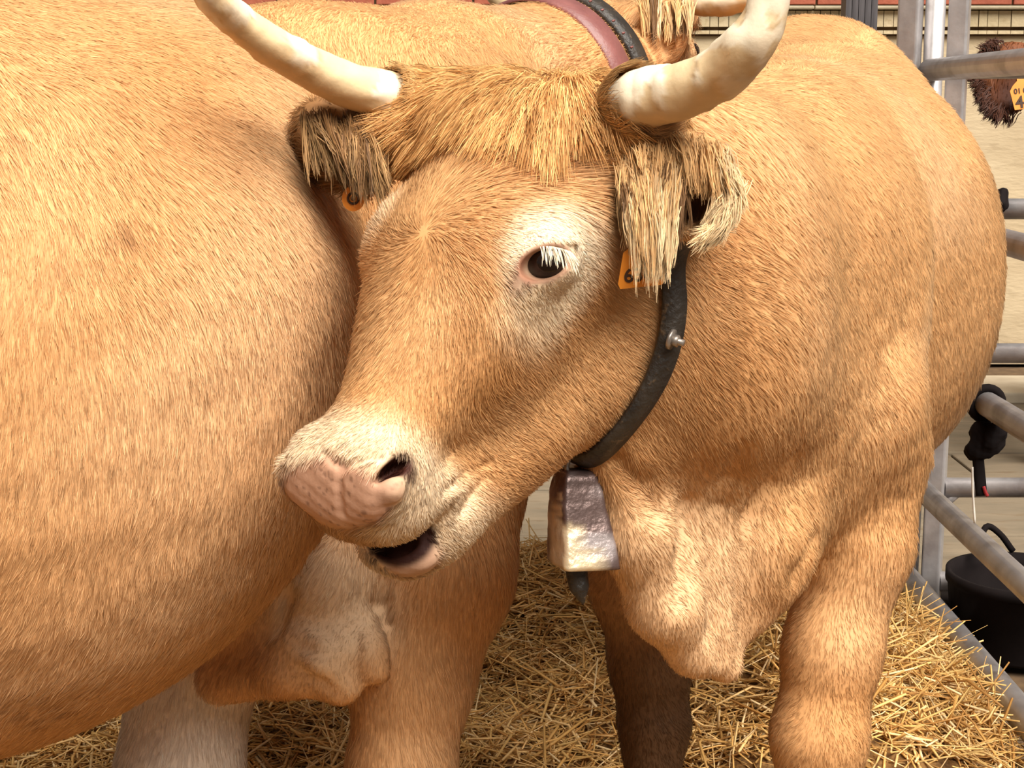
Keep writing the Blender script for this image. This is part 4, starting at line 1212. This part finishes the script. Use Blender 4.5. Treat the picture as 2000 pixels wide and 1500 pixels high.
v, f = sweep(spline([C3(1122, 1040, ZB + .02), C3(1125, 1100, ZB + .02), C3(1130, 1140, ZB + .02), C3(1139, 1180, ZB + .02)], 20), np.interp(np.linspace(0, 1, 20), [0, .45, .75, 1], [.010, .014, .0125, .0014]), 16, aspect=(1, .8), up=np.array([1., 0, 0])); mesh_obj('clapper', v, f, M_BLACKLEA, bl)

def text_mesh(name, body, origin, ax, ay, size, mat, parent, depth=.0004):
    cu = bpy.data.curves.new(name, 'FONT'); cu.body = body; cu.size = size; cu.extrude = depth; cu.offset = size * .02
    cu.align_x = 'CENTER'; cu.align_y = 'CENTER'
    o = bpy.data.objects.new(name, cu); COL.objects.link(o)
    dg = bpy.context.evaluated_depsgraph_get()
    me = bpy.data.meshes.new_from_object(o.evaluated_get(dg)); me.name = name
    bpy.data.objects.remove(o)
    n_ = len(me.vertices); co = np.zeros(n_ * 3, F32); me.vertices.foreach_get('co', co); co = co.reshape(-1, 3)
    az = np.cross(ax, ay)
    w = origin + co[:, :1] * ax + co[:, 1:2] * ay + co[:, 2:] * az
    me.vertices.foreach_set('co', w.astype(F32).ravel()); me.update()
    me.materials.clear(); me.materials.append(mat)
    return put(bpy.data.objects.new(name, me), parent)
def plate(name, poly, thick, mat, parent):
    """flat plate from 3D outline points"""
    poly = np.array(poly); nr = unit(np.cross(poly[1] - poly[0], poly[2] - poly[0])); n = len(poly)
    V = np.vstack([poly + nr * thick / 2, poly - nr * thick / 2])
    Fc = [tuple(range(n)), tuple(range(2 * n - 1, n - 1, -1))] + [(i, n + i, n + (i + 1) % n, (i + 1) % n) for i in range(n)]
    return mesh_obj(name, V, Fc, mat, parent, smooth=False)
def tagp(pl, c, ax, ay): return [c + a * ax + b * ay for a, b in pl]
# tag under the fringed ear
e0 = C3(1254, 510, 1.712); ax = unit(cw(.97, -.10, .05)); ay = unit(cw(.42, -.80, .35)); ayo = unit(ay - (ay @ ax) * ax)
et = empty('ear_tag', e0); tag(et, 'orange plastic ear tag below the shaggy ear of the belled ox', 'ear tag', 'orange ear tags')
pl = [(-.027, -.030), (.020, -.030), (.022, -.026), (.030, .012), (.016, .020), (.010, .040), (-.004, .040), (-.008, .020), (-.020, .012), (-.029, -.024)]
tpl = plate('tag_plate', tagp(pl, e0, ax, ayo), .0016, M_TAG, et)
oz = np.cross(ax, ayo); sg = 1 if oz @ cFWD < 0 else -1
text_mesh('tag_number', '6300', e0 - .016 * ayo + oz * sg * .0012, ax, ayo, .022, M_INK, tpl)
# tag on the far ear
e1 = C3(690, 388, 1.862); ax = unit(cw(.95, .1, .1)); ayo = unit(cw(.05, -1, .2)); ayo = unit(ayo - (ayo @ ax) * ax)
et = empty('ear_tag', e1); tag(et, 'small worn orange ear tag between the flank and the ox brow', 'ear tag', 'orange ear tags')
a_ = np.linspace(0, 2 * math.pi, 20, endpoint=False)
tpl = plate('tag_plate', [e1 + .014 * (math.cos(t) * ax + 1.1 * math.sin(t) * ayo) for t in a_], .002, M_TAG, et)
v, f = sweep(np.array([e1 + .0065 * (math.cos(t) * ax + math.sin(t) * ayo) - .0015 * cFWD for t in a_]), .0016, 6, closed=True); mesh_obj('tag_ring', v, f, M_INK, tpl)
v, f = sweep(np.array([e1 - .0005 * cFWD, e1 - .0035 * cFWD]), .003, 12); mesh_obj('stud', v, f, M_INK, tpl)

# ------------------------------------------------------------------ brown cow beyond the fence: only one ear reaches into view
ZC = 4.95
FB = Frame(C3(2135, 215, ZC), cw(.9, .05, .43), cw(-.25, .9, .35), cw(-.35, -.42, .83))
hb = np.array([-.45, -.89, 0]); hb /= np.linalg.norm(hb)
WB = FB.O + np.array((.42, .85, 0)); WB[2] = 0
def brown_sdf(P):
    d = loft(P, WB, hb, [(.30, .14, 1.25, .85, 0), (.1, .24, 1.40, .72, 0), (-.2, .30, 1.42, .66, 0), (-.7, .36, 1.42, .6, 0), (-1.1, .33, 1.43, .66, 0), (-1.45, .22, 1.40, .8, 0), (-1.6, .1, 1.3, .95, 0)])
    d = smin(d, chain(P, [FB.w(0, -.1, -.15), WB + hb * .1 + (0, 0, 1.15)], [.13, .24]), .1)
    lat = np.array([-hb[1], hb[0], 0])
    for t0 in (.0, -1.25):
        for s in (-.17, .17):
            b = WB + hb * t0 + lat * s
            d = smin(d, chain(P, [b + (0, 0, .9), b + (0, 0, .5), b + (0, 0, .25), b + (0, 0, .05)], [.13, .065, .045, .06]), .06)
    h = head_sdf(P, FB)
    h = smin(h, smax(camell(P, 1972, 152, ZC - .02, 62, 74, .045, 30), -camell(P, 1985, 165, ZC - .06, 38, 46, .03, 30), .012), .02)
    h = smin(h, chain(P, [FB.w(-.1, -.14, -.06), C3(2000, 135, ZC)], [.035, .035]), .03)
    h = smin(h, chain(P, [FB.w(.1, -.14, -.06), FB.w(.26, -.10, -.09)], [.035, .03]), .03)
    return smin(d, h, .05)
V3, Q3, N3 = sn_mesh(brown_sdf, axis_grid(1.2, 3.4, .016), axis_grid(4.5, 7.6, .016), axis_grid(-.02, 1.85, .016))
c3_ = np.tile(np.array((.16, .052, .018)), (len(V3), 1))
c3_ = mixc(c3_, (.045, .014, .008), .8 * ball(V3, C3(1965, 190, ZC - .02), .03, .10))
bc = empty('brown_cow', (WB[0], WB[1], 0)); tag(bc, 'dark brown cow beyond the fence, only its hairy ear in view', 'cow')
mesh_obj('body', V3, Q3, M_HIDE, bc, True, c3_)
for s in (-1, 1):
    v, f = uvsphere(FB.w(.112 * s, .0, -.010), .024, 20); mesh_obj('eye', v, f, M_EYE, bc)
coat('coat', V3, Q3, N3, c3_, 26000, lambda p, nr: np.tile(np.array((-.1, -.3, -.9)), (len(p), 1)), lambda p: np.full(len(p), .02), bc, 23, lambda p: 1.0 * (np.abs(PX(p)[:, 0] - 2000) < 140), .0012)
spec = []
for i in range(26):
    a = math.radians(95 + 150 * i / 25)
    x0, y0 = 1972 + 58 * math.cos(a), 152 + 70 * math.sin(a)
    spec.append((x0, y0, ZC - .05, x0 + 15 * math.cos(a) - 3, y0 + 15 * math.sin(a) + 6, ZC - .05, 34, 4, (.06, .02, .01)))
locks('ear_fringe', spec, bc, 37, .0012)
e2 = C3(1992, 180, ZC - .095); ax = unit(cw(1, -.12, 0)); ayo = unit(cw(-.12, -1, .0))
et = empty('ear_tag', e2); tag(et, 'bright orange ear tag in the dark brown ear at the right edge', 'ear tag', 'orange ear tags')
s_ = ZC / FPX
pl = [(-14, -33), (26, -33), (29, -30), (32, 4), (24, 14), (14, 22), (12, 40), (-4, 40), (-3, 22), (-12, 14), (-19, 4)]
tpl = plate('tag_plate', [e2 + (a * ax + b * ayo) * s_ for a, b in pl], .003, M_TAG, et)
text_mesh('tag_number', '4-', e2 - 20 * s_ * ayo + 2 * s_ * ax - .003 * cFWD, ax, ayo, 32 * s_, M_INK, tpl)
text_mesh('tag_number', '01 04', e2 + 2 * s_ * ayo + 4 * s_ * ax - .003 * cFWD, ax, ayo, 14 * s_, M_INK, tpl)
print('all', round(time.time() - T0, 1))
